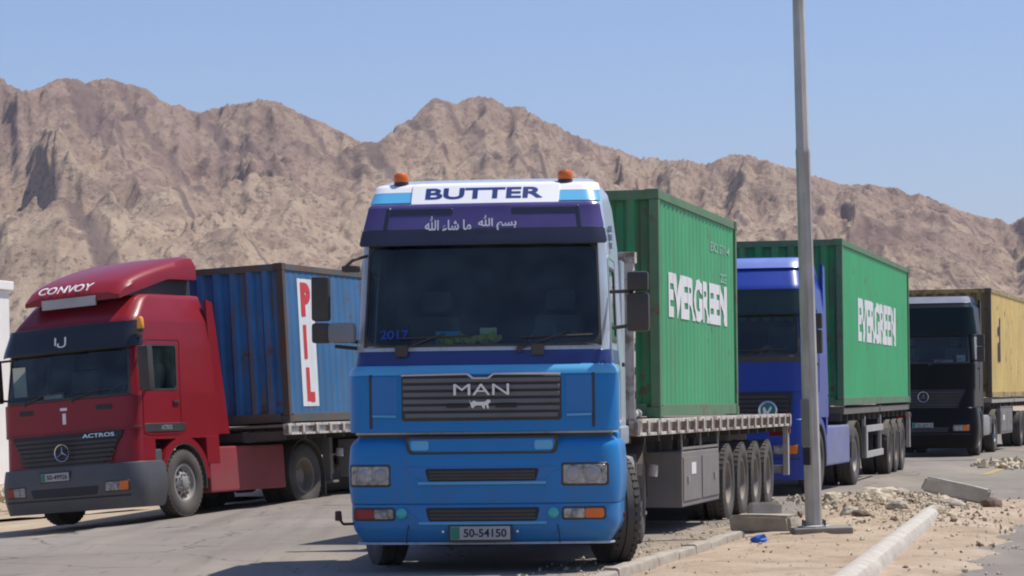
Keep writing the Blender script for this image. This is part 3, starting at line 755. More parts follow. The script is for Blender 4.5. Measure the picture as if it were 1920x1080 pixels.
def chassis(root, wb=3.6, fo=1.4, tail=.9, tank=True, skirt=None, skirt_m=None, rimf=None, rimr=None, tankz=(.42, 1.0), yb=2.2, right_tank_m=None, steer=0, track=1.08):
    b = B()
    for s_ in (-1, 1): b.box(s_*.42-.04, s_*.42+.04, .5, fo+wb+tail, .72, .98)
    for yy in (.7, fo, 2.6, 3.6, fo+wb, fo+wb+tail-.1): b.box(-.38, .38, yy-.06, yy+.06, .76, .94)
    b.build('chassis_frame', CHASSIS, root)
    ax = B()
    ax.tube((-.95, fo, .5), (.95, fo, .5), .07); ax.tube((-.9, fo+wb, .52), (.9, fo+wb, .52), .09); ax.lathe([(-.25, .09), (-.18, .22), (.18, .22), (.25, .09)], axis='y', n=14, c=(0, fo+wb, .52))
    ax.build('axles', CHASSIS, root)
    # engine underside, fills the gap seen below the bumper
    B().box(-.5, .5, .35, 1.9, .45, 1.15).box(-.9, .9, .16, .3, .36, .95).box(-.62, .62, .5, 3.2, .33, .5).build('engine', CHASSIS, root, bevel=.04)
    for s_ in (-1, 1):
        wf = wheel(root, s_*track, fo, .52, s_, 'front', rimm=rimf); wf.rotation_euler = (wf.rotation_euler[0], wf.rotation_euler[1], wf.rotation_euler[2]+steer)
        w1 = wheel(root, s_*1.08, fo+wb, .52, s_, 'rear', rimm=rimr)
        wheel(root, s_*.75, fo+wb, .52, s_, 'rear', rimm=rimr)
        # mudguards
        for yy, nm, x0, x1 in ((fo, 'front', .90, 1.24), (fo+wb, 'rear', .58, 1.25)):
            g = B(); n = 14; a0, a1 = (R(-5), R(185)) if nm == 'rear' else (R(-12), R(192))
            for k in range(n):
                t0 = a0+(a1-a0)*k/n; t1 = a0+(a1-a0)*(k+1)/n; r0, r1 = .585, .60
                q = [(yy-r0*math.cos(t0), .54+r0*math.sin(t0)), (yy-r0*math.cos(t1), .54+r0*math.sin(t1)), (yy-r1*math.cos(t1), .54+r1*math.sin(t1)), (yy-r1*math.cos(t0), .54+r1*math.sin(t0))]
                g.prism(q, s_*x0, s_*x1)
            g.build('mudguard', DARK, root)
        B().box(min(s_*.62, s_*1.2), max(s_*.62, s_*1.2), fo+wb+.66, fo+wb+.675, .18, .7).build('mudflap', RUBBER, root)
        if tank:
            y0_, y1_ = fo+.72, fo+wb-.68
            if skirt and (s_ > 0 or skirt == 'both'):
                B().box(min(s_*.65, s_*1.23), max(s_*.65, s_*1.23), y0_, y1_, tankz[0], tankz[1]+.08).build('side_skirt', skirt_m, root, bevel=.03)
            else:
                t = B().box(min(s_*.6, s_*1.2), max(s_*.6, s_*1.2), y0_+.05, y1_-.05, tankz[0]+.05, tankz[1]).build('fuel_tank', right_tank_m or STEEL, root, bevel=.08, smooth=True)
                B().box(min(s_*.59, s_*1.21), max(s_*.59, s_*1.21), y0_+.3, y0_+.36, tankz[0]+.04, tankz[1]+.01).box(min(s_*.59, s_*1.21), max(s_*.59, s_*1.21), y1_-.4, y1_-.34, tankz[0]+.04, tankz[1]+.01).build('tank_strap', DARK, root)
    # fifth wheel plate
    B().prism([(fo+wb-.55, .99), (fo+wb+.35, 1.1), (fo+wb+.35, 1.16), (fo+wb-.55, 1.16)], -.45, .45).build('fifth_wheel', CHASSIS, root)
    # air lines / walkway plate, widened and lengthened to block sun below
    B().box(-1.12, 1.12, yb+.05, yb+1.75, .985, 1.01).build('catwalk_sun_block', DARK, root)
    c = B()
    for k in range(3): c.path([(-.3+.2*k, yb+.02, 1.7), (-.3+.2*k, yb+.25, 1.35), (-.3+.2*k, yb+.6, 1.4)], .015, n=6)
    c.build('air_hose', REDP if False else BLACK, root)

# ================================================================== tractor 1: two-tone blue high-roof truck, front on
def tractor_one():
    root = thing('tractor_truck', 'high-roof blue tractor truck facing the camera, white roof sign reading BUTTER, purple sun visor', 'truck', (-.285, 25.95, 0), (0, 0, R(-5.8)), 'tractor trucks parked in line')
    BL = mat('truck_blue', (.004, .205, .53), .30, dust=.035, coat=.15, spec=.2, dust_low=.16, streak=.12, var=.05, dustcol=(.22, .22, .22))
    SKY_ = mat('silver_blue', (.44, .52, .60), .35, dust=.12, coat=.5, var=.05, streak=.25)
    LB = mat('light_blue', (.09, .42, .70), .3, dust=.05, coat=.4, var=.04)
    NV = mat('navy', (.015, .035, .17), .35, coat=.4, var=.08)
    c = Cab(hw=[(.2, 1.20), (.5, 1.225), (1.9, 1.225), (2.1, 1.20), (3.1, 1.16), (3.5, 1.11), (3.68, 1.06), (3.74, .98)],
            y0=[(.2, .03), (.35, .0), (1.9, .0), (2.1, .04), (3.1, .20), (3.45, .30), (3.665, .50), (3.70, .60), (3.74, .80)], rc=.16, bow=.06, root=root)
    YB = 2.05
    wsz0, wsz1 = 2.13, 3.10
    uw = c.u(1.10, 2.6)
    side = (2.12, 2.85, 2.16, 2.86)
    zs = [1.32, 1.9, 2.0, 2.1, 3.1, 3.3, 3.45, 3.52, 3.58, 3.62, 3.66, 3.70, 3.73]
    c.shell('cab_body', SKY_, 1.30, 3.74, -4.2, 4.2, holes=[(-uw, uw, wsz0, wsz1), (side[0], side[1], side[2], side[3]), (-side[1], -side[0], side[2], side[3])], zs=zs, cap=True, yback=YB)
    c.panel('windscreen', GLASS, -uw, uw, wsz0+.01, wsz1-.01, off=-.004, th=.008, r=0, chamf=0)
    c.frame('windscreen_seal', BLACK, -uw-.015, uw+.015, wsz0-.012, wsz1+.01, .022, .12, off=.008)
    for g in (-1, 1):
        a, b_ = sorted((g*side[0], g*side[1]))
        w_ = c.panel('door_window', GLASS, a, b_, side[2]+.005, side[3]-.005, off=-.004, th=.008, r=0, chamf=0)
        c.frame('window_seal', BLACK, a-.01, b_+.01, side[2]-.01, side[3]+.01, .03, .06, off=.006, parent=w_)
        a, b_ = sorted((g*1.97, g*3.0))
        d = c.frame('door', SKY_, a, b_, 1.36, 2.98, .025, .04, off=.007, r_out=.05)
        yy = c.P(g*2.85, 2.0).y
        B().box(min(g*1.255, g*1.28), max(g*1.255, g*1.28), yy-.08, yy+.08, 1.92, 1.96).build('door_handle', BLACK, d, bevel=.006)
    interior(c, 1.35, 3.25, YB, wsz0+.02, 1)
    # bands beneath the windscreen
    c.panel('navy_band', NV, -3.0, 3.0, 1.955, 2.075, off=.006, th=.01, r=0.01)
    # grille panel (hinged flap) : upper blue, sky highlight along its top edge painted in lighter blue
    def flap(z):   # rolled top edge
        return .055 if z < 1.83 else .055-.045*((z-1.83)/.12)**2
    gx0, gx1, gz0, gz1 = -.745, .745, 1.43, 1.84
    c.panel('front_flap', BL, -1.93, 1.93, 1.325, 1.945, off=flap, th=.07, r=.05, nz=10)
    c.panel('flap_highlight', LB, -1.90, 1.90, 1.862, 1.938, off=lambda z: flap(z)+.004, th=.006, r=.03, nz=3)
    # side recesses drawn flat: shade painted deep blue, lit ledge painted light blue
    for g in (-1, 1):
        a, b_ = sorted((g*c.u(.79, 1.6), g*c.u(1.035, 1.6)))
        c.panel('side_recess', mat('truck_blue_shaded', (.004, .17, .46), .4, dust=.03, coat=.2, var=.05, dustcol=(.22, .22, .22)), a, b_, 1.47, 1.84, off=.058, th=.01, r=.02)
        a, b_ = sorted((g*c.u(1.035, 1.6), g*c.u(1.055, 1.6)))
        c.panel('shut_line', BLACK, a, b_, 1.36, 1.86, off=.060, th=.008, r=.004)
        B().tube((g*.80, c.P(.5, 1.46).y-.062, 1.47), (g*1.03, c.P(.9, 1.46).y-.062, 1.475), .012, n=6).build('recess_lip', LB, root)
    gr = c.panel('grille', mat('grille_back', (.03, .028, .035), .6, dust=.1), c.u(gx0, 1.6), c.u(gx1, 1.6), gz0, gz1, off=.064, th=.02, r=.02)
    SL = mat('grille_slat', (.13, .135, .135), .5, dust=.25, dustcol=(.2, .19, .17))
    for k in range(6):
        z = gz0+.035+k*.0655
        c.panel('grille_slat', SL, c.u(gx0+.015+(.02 if k == 0 else 0), 1.6), c.u(gx1-.015-(.02 if k == 0 else 0), 1.6), z-.004, z+.026, off=.088, th=.03, r=.006, parent=gr, nz=2)
    yb = c.P(0, 1.7, .1).y
    # chrome trim along the top with the dip in the middle
    t = B(); zt = gz1+.015
    pts = [(gx0, zt), (-.12, zt+.006), (-.07, zt-.035), (.07, zt-.035), (.12, zt+.006), (gx1, zt)]
    pts2 = []
    for (x0, z0), (x1, z1) in zip(pts, pts[1:]):
        for k in range(6): pts2.append((x0+(x1-x0)*k/6, z0+(z1-z0)*k/6))
    pts2.append(pts[-1])
    t.path([c.P(c.u(x, z), z, .085) for x, z in pts2], .012, n=6); t.build('grille_trim', CHROME, gr, smooth=True)
    lt = c.text('maker_lettering', 'MAN', 0.01, 1.715, .52, .105, CHROME, .100, bold=0)
    solid(lt, .014)
    # small prowling lion below the letters
    lion = [(-.14, -.03), (-.11, -.045), (-.095, -.02), (-.05, -.01), (.02, -.012), (.04, -.045), (.07, -.045), (.065, -.02), (.085, -.005), (.10, -.045), (.13, -.045), (.12, -.01), (.125, .015), (.15, .02), (.155, .04), (.13, .055), (.10, .05), (.07, .03), (0, .028), (-.06, .03), (-.10, .045), (-.145, .02), (-.16, .05), (-.168, .045), (-.15, .005)]
    B().prism([(x*.62, 1.575+z*.85) for x, z in lion], yb-.002, yb+.012, 'y').build('lion_badge', CHROME, gr)
    B().box(-.32, -.12, yb+.006, yb+.02, 1.545, 1.575).box(.14, .34, yb+.006, yb+.02, 1.545, 1.575).build('grille_gap', INK, gr)
    # dark seam, then bumper in two tiers
    c.shell('lower_body', BLACK, .36, 1.32, -2.7, 2.7, off=-.02)
    def up(z): return .035+.035*math.sin(min(1, max(0, (z-.60)/.66))*math.pi)**.6-(.05*((z-1.17)/.09)**2 if z > 1.17 else 0)
    c.panel('bumper', BL, -2.75, 2.75, .655, 1.262, off=up, th=.09, r=.07, nz=14)
    def lo(z): return .045 if z > .42 else .045-.10*(.42-z)/.16
    c.panel('lower_bumper', BL, -2.75, 2.75, .268, .640, off=lo, th=.09, r=.05, nz=6)
    B().path([c.P(u_/10, .275, .005) for u_ in range(-20, 21)], .012, n=6).build('bumper_lip', SKY_, root)
    # step recess in the top of the bumper
    sr = c.panel('step_recess', BLACK, c.u(-.72, 1.2), c.u(.72, 1.2), 1.12, 1.275, off=.073, th=.03, r=.03, taper=.03)
    c.panel('step_bar', BL, c.u(-.69, 1.2), c.u(.69, 1.2), 1.14, 1.25, off=.079, th=.02, r=.03, taper=.03, parent=sr)
    for g in (-1, 1):
        a, b_ = sorted((c.u(g*.50, 1.2), c.u(g*.66, 1.2)))
        c.panel('step_pad', LB, a, b_, 1.155, 1.235, off=.084, th=.008, r=.015, parent=sr)
    # intakes : flat surround in recess-shade blue, dark slot, lit lower ledge painted pale
    DB = mat('truck_blue_shaded', (0, 0, 0))
    for (za, zb, nm) in ((.845, .985, 'upper'), (.47, .62, 'lower')):
        base = up if nm == 'upper' else lo
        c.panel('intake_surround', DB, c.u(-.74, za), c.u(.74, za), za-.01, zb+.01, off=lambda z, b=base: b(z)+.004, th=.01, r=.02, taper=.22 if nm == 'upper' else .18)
        s_ = c.panel('air_intake', INK, c.u(-.53, za), c.u(.53, za), za+.015, zb-.012, off=lambda z, b=base: b(z)+.009, th=.01, r=.02, taper=.03)
        for k in range(3):
            z = za+.035+k*(zb-za-.05)/3
            c.panel('intake_slat', CHASSIS, c.u(-.49, z), c.u(.49, z), z, z+.012, off=lambda q, b=base: b(q)+.016, th=.006, r=.003, parent=s_, nz=1)
        B().path([c.P(c.u(-.60+1.20*k/10, za), za-.002, base(za)+.014) for k in range(11)], .016, n=6).build('intake_lip', LB, root)
    # lamps
    headlamp(c, -1.205, -.865, .815, 1.015, off=.074)
    headlamp(c, .745+.0, 1.145, .815, 1.02, off=.074)
    headlamp(c, -1.20, -.83, .495, .61, off=.05, amber=-.15, amber_m=REDP, name='fog_light')
    headlamp(c, .745, 1.13, .495, .61, off=.05, amber=.16, amber_m=ORANGE, name='fog_light')
    TQ = mat('turquoise_lamp', (.06, .50, .48), .3)
    for x in (-.765, .665):
        y = c.P(c.u(x, .56), .56, .05).y
        B().lathe([(.0, .052), (-.02, .05), (-.035, .03), (-.04, 0)], axis='y', n=16, c=(x, y, .56)).build('marker_lamp', TQ, root, smooth=True)
    plate(c, -.02, .375, .56, .125, off=.055)
    for x in (-.37, .33): B().tube((x, c.P(0, .39, .04).y, .39), (x, c.P(0, .39, .07).y, .39), .012, n=8).build('bolt', CHROME, root)
    # vertical seams in lower bumper
    for g in (-1, 1):
        B().path([c.P(c.u(g*.72, .3), .275, .048), c.P(c.u(g*.72, .4), .35, .05), c.P(c.u(g*.70, .5), .45, .048)], .005, n=5).build('shut_line', INK, root)
    # sun visor : smoked purple, carried proud of the screen top
    VM = mat('visor_purple', (.085, .065, .20), .16, coat=.3, var=.15)
    VD = mat('visor_smoke', (.030, .030, .050), .22, coat=.3, var=.1)
    vo = lambda z: .085-.035*sstep(3.08, 3.46, z)
    v_ = c.panel('sun_visor', VM, -1.5, 1.5, 3.225, 3.475, off=vo, th=.012, r=.03, nz=8)
    c.panel('visor_band', VD, -1.5, 1.5, 3.085, 3.235, off=lambda z: vo(z)+.004, th=.012, r=.02, parent=v_, nz=3)
    for g in (-1, 1):
        a, b_ = sorted((g*c.u(.28, 3.4), g*c.u(.90, 3.4)))
        c.panel('visor_recess', VD, a, b_, 3.375, 3.43, off=lambda z: vo(z)+.004, th=.006, r=.015, parent=v_)
        a, b_ = sorted((g*c.u(.895, 3.3), g*c.u(.925, 3.3)))
        c.panel('visor_rib', VD, a, b_, 3.24, 3.44, off=lambda z: vo(z)+.006, th=.006, r=.01, parent=v_)
    # Arabic text in presentation forms, already in visual order
    tx = '\uFDF2 \uFE80\uFE8E\uFEB7 \uFE8E\uFEE3'
    for s_, xc, wd in ((tx, -.315, .44), ('\uFDF2 \uFEE2\uFEB4\uFE91', .15, .36)):
        try: c.text('visor_lettering', s_, xc, 3.285, wd, .145, WHITE, .085, parent=v_, bold=.022)
        except Exception as e: print('arabic', e)
    # roof sign and light strip
    c.panel('roof_light_strip', LB, -1.72, -.66, 3.50, 3.60, off=.012, th=.02, r=.02)
    c.panel('roof_light_strip', LB, .66, 1.72, 3.50, 3.60, off=.012, th=.02, r=.02)
    WS = mat('sign_white', (.80, .80, .80), .4, var=.03)
    c.panel('roof_edge', WS, -1.9, 1.9, 3.605, 3.685, off=.014, th=.02, r=.03)
    sgn = c.panel('roof_sign', WS, c.u(-.71, 3.58), c.u(.735, 3.58), 3.465, 3.688, off=.035, th=.03, r=.03, taper=.05, nz=18)
    c.text('sign_lettering', 'BUTTER', .005, 3.582, 1.12, .112, NV, .036, parent=sgn, bold=.03)
    for x in (-.82, .76):
        yb_ = .62
        b = B().tube((x, yb_, 3.66), (x, yb_, 3.715), .072, .07, n=16).build('beacon_base', BLACK, root)
        B().lathe([(3.715, .068), (3.725, .075), (3.775, .073), (3.80, .055), (3.805, 0)], axis='z', n=18, c=(x, yb_, 0)).build('beacon', ORANGE, b, smooth=True)
    # wipers
    wiper(c, -.78, -.35, 2.15); wiper(c, .36, .80, 2.15)
    for x in (-.755, .53): B().box(x-.06, x+.06, c.P(0, 2.1).y-.035, c.P(0, 2.1).y+.06, 2.03, 2.14).build('wiper_mount', BLACK, root, bevel=.01)
    # mirrors
    yy = .12
    mirror(c, 1, 1.47, yy, [(2.62, 2.80, .20, .14), (2.24, 2.60, .21, .16)], [((1.2, .3, 2.62), (1.42, yy+.02, 2.62)), ((1.22, .3, 2.28), (1.42, yy+.02, 2.30))])
    mirror(c, -1, -1.53, yy, [(2.38, 2.80, .17, .14), (2.17, 2.36, .17, .14)], [((-1.2, .3, 2.18), (-1.5, yy+.02, 2.22)), ((-1.22, .3, 2.12), (-1.4, yy+.02, 2.14))])
    B().box(-1.46, -1.20, .02, .22, 2.17, 2.36).build('mirror_bracket', mat('mirror_grey', (.22, .22, .23), .5), root, bevel=.05, smooth=True)
    k_ = B().box(-1.33, -1.17, .10, .26, 2.84, 2.90, ).build('kerb_mirror', BLACK, root, bevel=.02); k_.rotation_euler = (0, R(-38), 0); k_.location = (1.85, 0, -.93+.22) ; k_.location = (0, 0, 0); k_.rotation_euler = (0, 0, 0)
    B().path([(-1.1, .3, 3.0), (-1.22, .12, 2.95), (-1.30, .1, 2.88)], .015, n=6).build('kerb_mirror_arm', BLACK, root)
    # small front feeler on the left
    B().path([(-1.22, .15, .46), (-1.34, .1, .46), (-1.38, .08, .52)], .014, n=6).tube((-1.38, .08, .50), (-1.38, .06, .58), .035, .03, n=10).build('width_marker', mat('rust_brown', (.07, .03, .025), .7), root)
    # flank below the door: steps and wheel arch panel
    for g in (-1, 1):
        x0_, x1_ = sorted((g*1.0, g*1.245))
        B().box(x0_, x1_, .42, .84, .40, 1.30).build('entry_step', BL if g > 0 else BL, root, bevel=.02)
        B().box(*sorted((g*1.10, g*1.255)), .86, YB, 1.16, 1.34).build('sill_panel', SKY_, root, bevel=.02)
        for zz in (.60, .95): B().box(*sorted((g*1.20, g*1.257)), .50, .80, zz, zz+.06).build('step_tread', BLACK, root)
        B().tube((g*1.262, .70, .78), (g*1.262, .72, .78), .03, n=10).build('side_marker', REDP, root)
        B().tube((g*1.262, .70, .50), (g*1.262, .72, .50), .03, n=10).build('side_marker', REDP, root)
    # air intake stack and side deflector behind the cab
    B().box(-1.14, -.94, YB+.03, YB+.3, 1.3, 3.35).build('air_intake_stack', DARK, root, bevel=.04)
    for g in (-1, 1):
        B().box(*sorted((g*1.17, g*1.20)), YB+.01, YB+.42, 1.35, 3.0).build('side_deflector', SKY_, root, bevel=.01)
    # vent slots on upper flank
    for k in range(3): B().box(1.150, 1.19, .78+.0*k, .98, 3.06+k*.08, 3.11+k*.08).build('side_vent', mat('vent_grey', (.3, .36, .42), .5), root)
    chassis(root, wb=3.6, fo=1.42, yb=YB, steer=R(21), track=1.12)
    return root, c
def solid(o, th):
    """give flat letters thickness towards +y"""
    bm = bmesh.new(); bm.from_mesh(o.data)
    r = bmesh.ops.extrude_face_region(bm, geom=bm.faces[:])
    for v in [q for q in r['geom'] if isinstance(q, bmesh.types.BMVert)]: v.co.y -= th
    bmesh.ops.recalc_face_normals(bm, faces=bm.faces); bm.to_mesh(o.data); bm.free()

# ================================================================== the other three tractors: shared layout, own colours and trim
def tractor_other(spec):
    S = spec
    root = thing('tractor_truck', S['label'], 'truck', S['loc'], S['rot'], 'tractor trucks parked in line')
    paint, lower, visor = S['paint'], S['lower'], S['visor']
    z_b0, z_b1, z_g1, z_w0, z_w1, z_v1, z_r0, z_r = S['z']   # bumper bottom/top, grille top, screen bottom/top, visor top, roof front edge, roof top
    c = Cab(hw=[(.2, 1.20), (z_b1, 1.235), (z_w0, 1.235), (z_w1, 1.19), (z_v1, 1.16), (z_r0, 1.13), (z_r, 1.02), (z_r+.02, .99)],
            y0=[(.2, .0), (z_b1, .0), (z_g1, .04), (z_w0, .07), (z_w1, .19), (z_v1, .27), (z_r0, .36), (z_r-.06, .36+S.get('roof_run', .5)), (z_r+.02, .5+S.get('roof_run', .5))], rc=.23, bow=.07, root=root)
    YB = S.get('yb', 2.25)
    uw = c.u(1.11, (z_w0+z_w1)/2); side = (2.12, 2.95, z_w0+.05, z_w1+.02)
    c.shell('cab_body', paint, z_b1+.35, z_r+.02, -4.6, 4.6, holes=[(-uw, uw, z_w0, z_w1), side, (-side[1], -side[0], side[2], side[3])], zs=[z_w0, z_w1, z_v1, z_r0, z_r-.12, z_r-.06, z_r], cap=True, yback=YB)
    c.shell('cab_lower', paint, z_b1-.05, z_b1+.36, -2.3, 2.3)
    c.panel('windscreen', GLASS, -uw, uw, z_w0+.005, z_w1-.005, off=-.004, th=.008, r=0, chamf=0)
    c.frame('windscreen_seal', BLACK, -uw-.01, uw+.01, z_w0-.01, z_w1+.01, .03, .07, off=.008)
    for g in (-1, 1):
        a, b_ = sorted((g*side[0], g*side[1]))
        w_ = c.panel('door_window', GLASS, a, b_, side[2]+.005, side[3]-.005, off=-.004, th=.008, r=0, chamf=0)
        c.frame('window_seal', BLACK, a-.01, b_+.01, side[2]-.01, side[3]+.01, .03, .06, off=.006, parent=w_)
        a, b_ = sorted((g*1.98, g*3.06))
        d = c.frame('door', S.get('door', paint), a, b_, z_b1+.42, z_w1+.12, .022, .05, off=.008, r_out=.08)
        xx = c.hw(z_w0-.1); yy = c.P(g*2.9, z_w0-.1).y
        B().box(*sorted((g*xx, g*(xx+.03))), yy-.08, yy+.08, z_w0-.16, z_w0-.12).build('door_handle', BLACK, d, bevel=.006)
    interior(c, z_b1+.45, z_v1, YB, z_w0+.02, 1)
    # panel under the screen
    c.panel('front_panel', paint, -1.85, 1.85, z_g1+.01, z_w0-.03, off=.03, th=.05, r=.04)
    if S.get('fringe'): c.panel('wiper_tray', BLACK, -1.7, 1.7, z_w0-.10, z_w0-.015, off=.035, th=.02, r=.01)
    # grille
    g0 = z_b1+.0
    gr = c.panel('grille', INK, c.u(-1.02, g0), c.u(1.02, g0), g0-.04, z_g1, off=.035, th=.05, r=.03, taper=S.get('gtaper', .12))
    nb = S.get('slats', 6)
    for k in range(nb):
        z = g0+.01+(z_g1-g0-.03)*k/nb
        tp = S.get('gtaper', .12)*(1-(z-g0)/(z_g1-g0))
        c.panel('grille_slat', BLACK, c.u(-.97+tp, z), c.u(.97-tp, z), z, z+(z_g1-g0)/nb*.45, off=.052, th=.02, r=.006, parent=gr, nz=1)
    # bumper
    def bo(z): return .06+.05*math.sin((z-z_b0)/(z_b1-z_b0)*math.pi)
    c.panel('bumper', lower, -2.45, 2.45, z_b0, z_b1+.02, off=bo, th=.12, r=.06, nz=8)
    zc = (z_b0+z_b1)/2
    c.panel('air_intake', INK, c.u(-.62, zc), c.u(.62, zc), zc-.09, zc+.03, off=lambda z: bo(z)+.005, th=.01, r=.02, taper=.04)
    c.panel('bumper_groove', INK, c.u(-1.1, zc), c.u(1.1, zc), zc-.145, zc-.13, off=lambda z: bo(z)+.005, th=.008, r=.004)
    for g in (-1, 1):
        x0, x1 = sorted((g*.72, g*1.09))
        headlamp(c, x0, x1, zc-.07, zc+.09, off=.112, amber=g*.11, amber_m=ORANGE if g > 0 or S.get('amber2') else REDP)
        h = B().box(*sorted((g*1.12, g*1.15)), c.P(1.7, z_b1-.1).y-.1, c.P(1.7, z_b1-.1).y-.06, z_b1-.14, z_b1-.06).build('side_indicator', ORANGE, root)
    plate(c, S.get('plate_x', -.1), z_b1-.09-S.get('plate_dz', 0), .52, .12, off=.10, digits=S['digits'])
    # sun visor
    vo = lambda z: .12-.06*sstep(z_w1, z_v1, z)
    vz0 = z_w1-S.get('visor_drop', 0)
    v_ = c.panel('sun_visor', visor, -1.80, 1.80, vz0, z_v1, off=vo, th=.015, r=.04, nz=6)
    if S.get('visor_text'): c.text('visor_lettering', S['visor_text'], -.02, (z_w1+z_v1)/2-.05, .22, .16, WHITE, .125, parent=v_, bold=.02)
    if S.get('fringe'):
        FR = mat('green_fringe', (.03, .12, .09), .9)
        for k in range(12):
            x = -1.04+k*.19; ycl = c.P(c.u(x+.09, z_w1), z_w1).y+.10
            poly = [(x, z_w1+.02), (x+.185, z_w1+.02), (x+.18, z_w1-.05), (x+.14, z_w1-.10), (x+.09, z_w1-.12), (x+.045, z_w1-.10), (x+.005, z_w1-.05)]
            B().prism(poly, ycl, ycl+.004, 'y').build('curtain_scallop', FR, root)
    if S.get('top_strip'):
        c.panel('roof_spoiler', S['top_strip'], -1.75, 1.75, z_r-.16, z_r+.0, off=.05, th=.06, r=.05)
    # emblem
    ez = S['emblem_z']; ey = c.P(0, ez, .10).y; ex = S.get('emblem_x', 0)
    if S['emblem'] == 'star': star_emblem(gr, ex, ey, ez, .135, CHROME)
    else:
        r_ = B().lathe([(0, .15), (-.02, .155), (-.03, .13), (-.02, .12)], axis='y', n=26, c=(ex, ey, ez)).build('round_badge', CHROME, gr, smooth=True)
        B().lathe([(-.018, .125), (-.022, 0)], axis='y', n=26, c=(ex, ey, ez)).build('badge_face', mat('badge_green', (.02, .19, .15), .4), r_)
        B().prism([(ex-.07, ez-.06), (ex+.01, ez-.06), (ex+.07, ez+.04), (ex+.05, ez+.07), (ex-.01, ez-.02), (ex-.05, ez+.06), (ex-.08, ez+.04)], ey-.03, ey-.023, 'y').build('badge_mark', WHITE, r_)
    if S.get('maker'):
        c.text('maker_lettering', S['maker'], S.get('maker_x', .35), z_g1-.05, .55, .06, CHROME, .062, bold=.02)
    wiper(c, -.75, -.25, z_w0+.03); wiper(c, .15, .65, z_w0+.03)
    if S.get('cards'):
        for x0, x1, zz in ((.25, .72, .10), (.80, 1.02, .20)):
            yq = c.P(c.u((x0+x1)/2, z_w0+.1), z_w0+.1).y+.06
            B().box(x0, x1, yq, yq+.02, z_w0+.03, z_w0+zz).build('windscreen_card', mat('pale_card', (.45, .55, .50), .6), root)
    # mirrors both sides
    for g in (-1, 1):
        yy = .25; xm = 1.23+.17
        mirror(c, g, g*xm, yy, [(z_w0+.42, z_w1+.0, .19, .13), (z_w0+.02, z_w0+.40, .19, .14)] if not S.get('big_mirror') else [(z_w0+.03, z_w1-.02, .20, .15)],
               [((g*1.2, .5, z_w1-.03), (g*(xm-.03), yy, z_w1-.05)), ((g*1.22, .5, z_w0+.06), (g*(xm-.03), yy, z_w0+.08))])
    # side belt
    if S.get('belt'):
        a = [(2.02, 3.15), (-3.15, -2.02)]
        for u0, u1 in a: 
            bb = c.panel('side_belt', BLACK, u0, u1, z_b1+.47, z_b1+.59, off=.012, th=.015, r=.02)
        text_obj('belt_lettering', S['belt'], .30, .07, lambda x, z, th: (c.hw(z_b1+.5)+.0125+th, .95+x, z_b1+.53+z), mat('grey_print', (.3, .3, .3), .5), root, bold=.02)
    # steps / lower flank ahead of the wheel, wheel-arch edge
    for g in (-1, 1):
        B().box(*sorted((g*.98, g*1.225)), .36, .80, z_b0+.12, z_b1+.2).build('entry_step', S.get('step', BLACK), root, bevel=.02)
        for zz in (.55, .82): B().box(*sorted((g*1.05, g*1.245)), .46, .78, zz, zz+.05).build('step_tread', STEEL, root)
        # arch lip: curved band over the front wheel
        ar = B(); n = 16
        for k in range(n):
            t0 = R(5)+R(172)*k/n; t1 = R(5)+R(172)*(k+1)/n; r0, r1 = .60, .70
            f_ = lambda t, r: (S['fo']-r*math.cos(t), .54+r*math.sin(t))
            q = [f_(t0, r0), f_(t1, r0), f_(t1, r1), f_(t0, r1)]
            ar.prism(q, g*1.02, g*1.243)
        ar.build('wheel_arch', paint, root)
        # rear lower flank behind the wheel
        B().box(*sorted((g*1.05, g*1.238)), S['fo']+.66, YB, .95 if not S.get('long_rear') else .8, z_b1+.38).build('rear_flank', paint, root, bevel=.015)
        B().box(*sorted((g*1.05, g*1.236)), .42, S['fo']+.9, 1.235, z_b1+.38).build('front_flank', paint, root, bevel=.01)
        B().prism([(YB-.03, z_b1+.4), (YB+.42, z_b1+.4), (YB+.16, z_r-.1), (YB-.03, z_r-.05)], *sorted((g*1.13, g*1.185))).build('side_deflector', paint, root, bevel=.01)
    if S.get('deflector'):
        dz0, dz1 = S['deflector']; n = 14; D = B()
        # moulded roof deflector: wedge rising to the rear, open beneath the nose
        rows = []
        for k in range(n+1):
            f = k/n; y = .45+f*(YB-.05-.45)
            top = dz0+(dz1-dz0)*(f**.55)*(1-.03*(f > .95)); bot = dz0-.11+(.32*min(1, f*1.6)) ; hw_ = .88+.17*f
            rows.append((y, max(bot, z_r0-.02 if f < .2 else bot), top, hw_))
        V = []; F = []
        cross = lambda y, b0, t0, h: [(-h, y, b0), (-h*1.0, y, b0+(t0-b0)*.55), (-h*.93, y, t0-.04), (-h*.78, y, t0), (0, y, t0+.015), (h*.78, y, t0), (h*.93, y, t0-.04), (h, y, b0+(t0-b0)*.55), (h, y, b0)]
        for r_ in rows: V += cross(*r_)
        for k in range(n):
            for i in range(8): F.append((k*9+i, k*9+i+1, (k+1)*9+i+1, (k+1)*9+i))
        F.append(tuple(range(9))[::-1]); F.append(tuple(n*9+i for i in range(9)))
        for k in range(n): F.append((k*9+8, k*9, (k+1)*9, (k+1)*9+8))
        o = add_mesh('roof_deflector', V, F, paint, root); 
        o.data.polygons.foreach_set('use_smooth', [True]*len(o.data.polygons)); o.data.set_sharp_from_angle(angle=R(40))
        def front_pt(x, z, th):   # on the sloping nose
            f = (z-dz0)/(dz1-dz0); f = max(.0, f)**(1/.55); return (x, .45+f*(YB-.5)-.05-th*2, z+.03)
        text_obj('deflector_lettering', S['defl_text'], 1.0, .12, lambda x, z, th: front_pt(-.1+x, dz0+.085+z*1.0, th), WHITE, o, bold=.02)
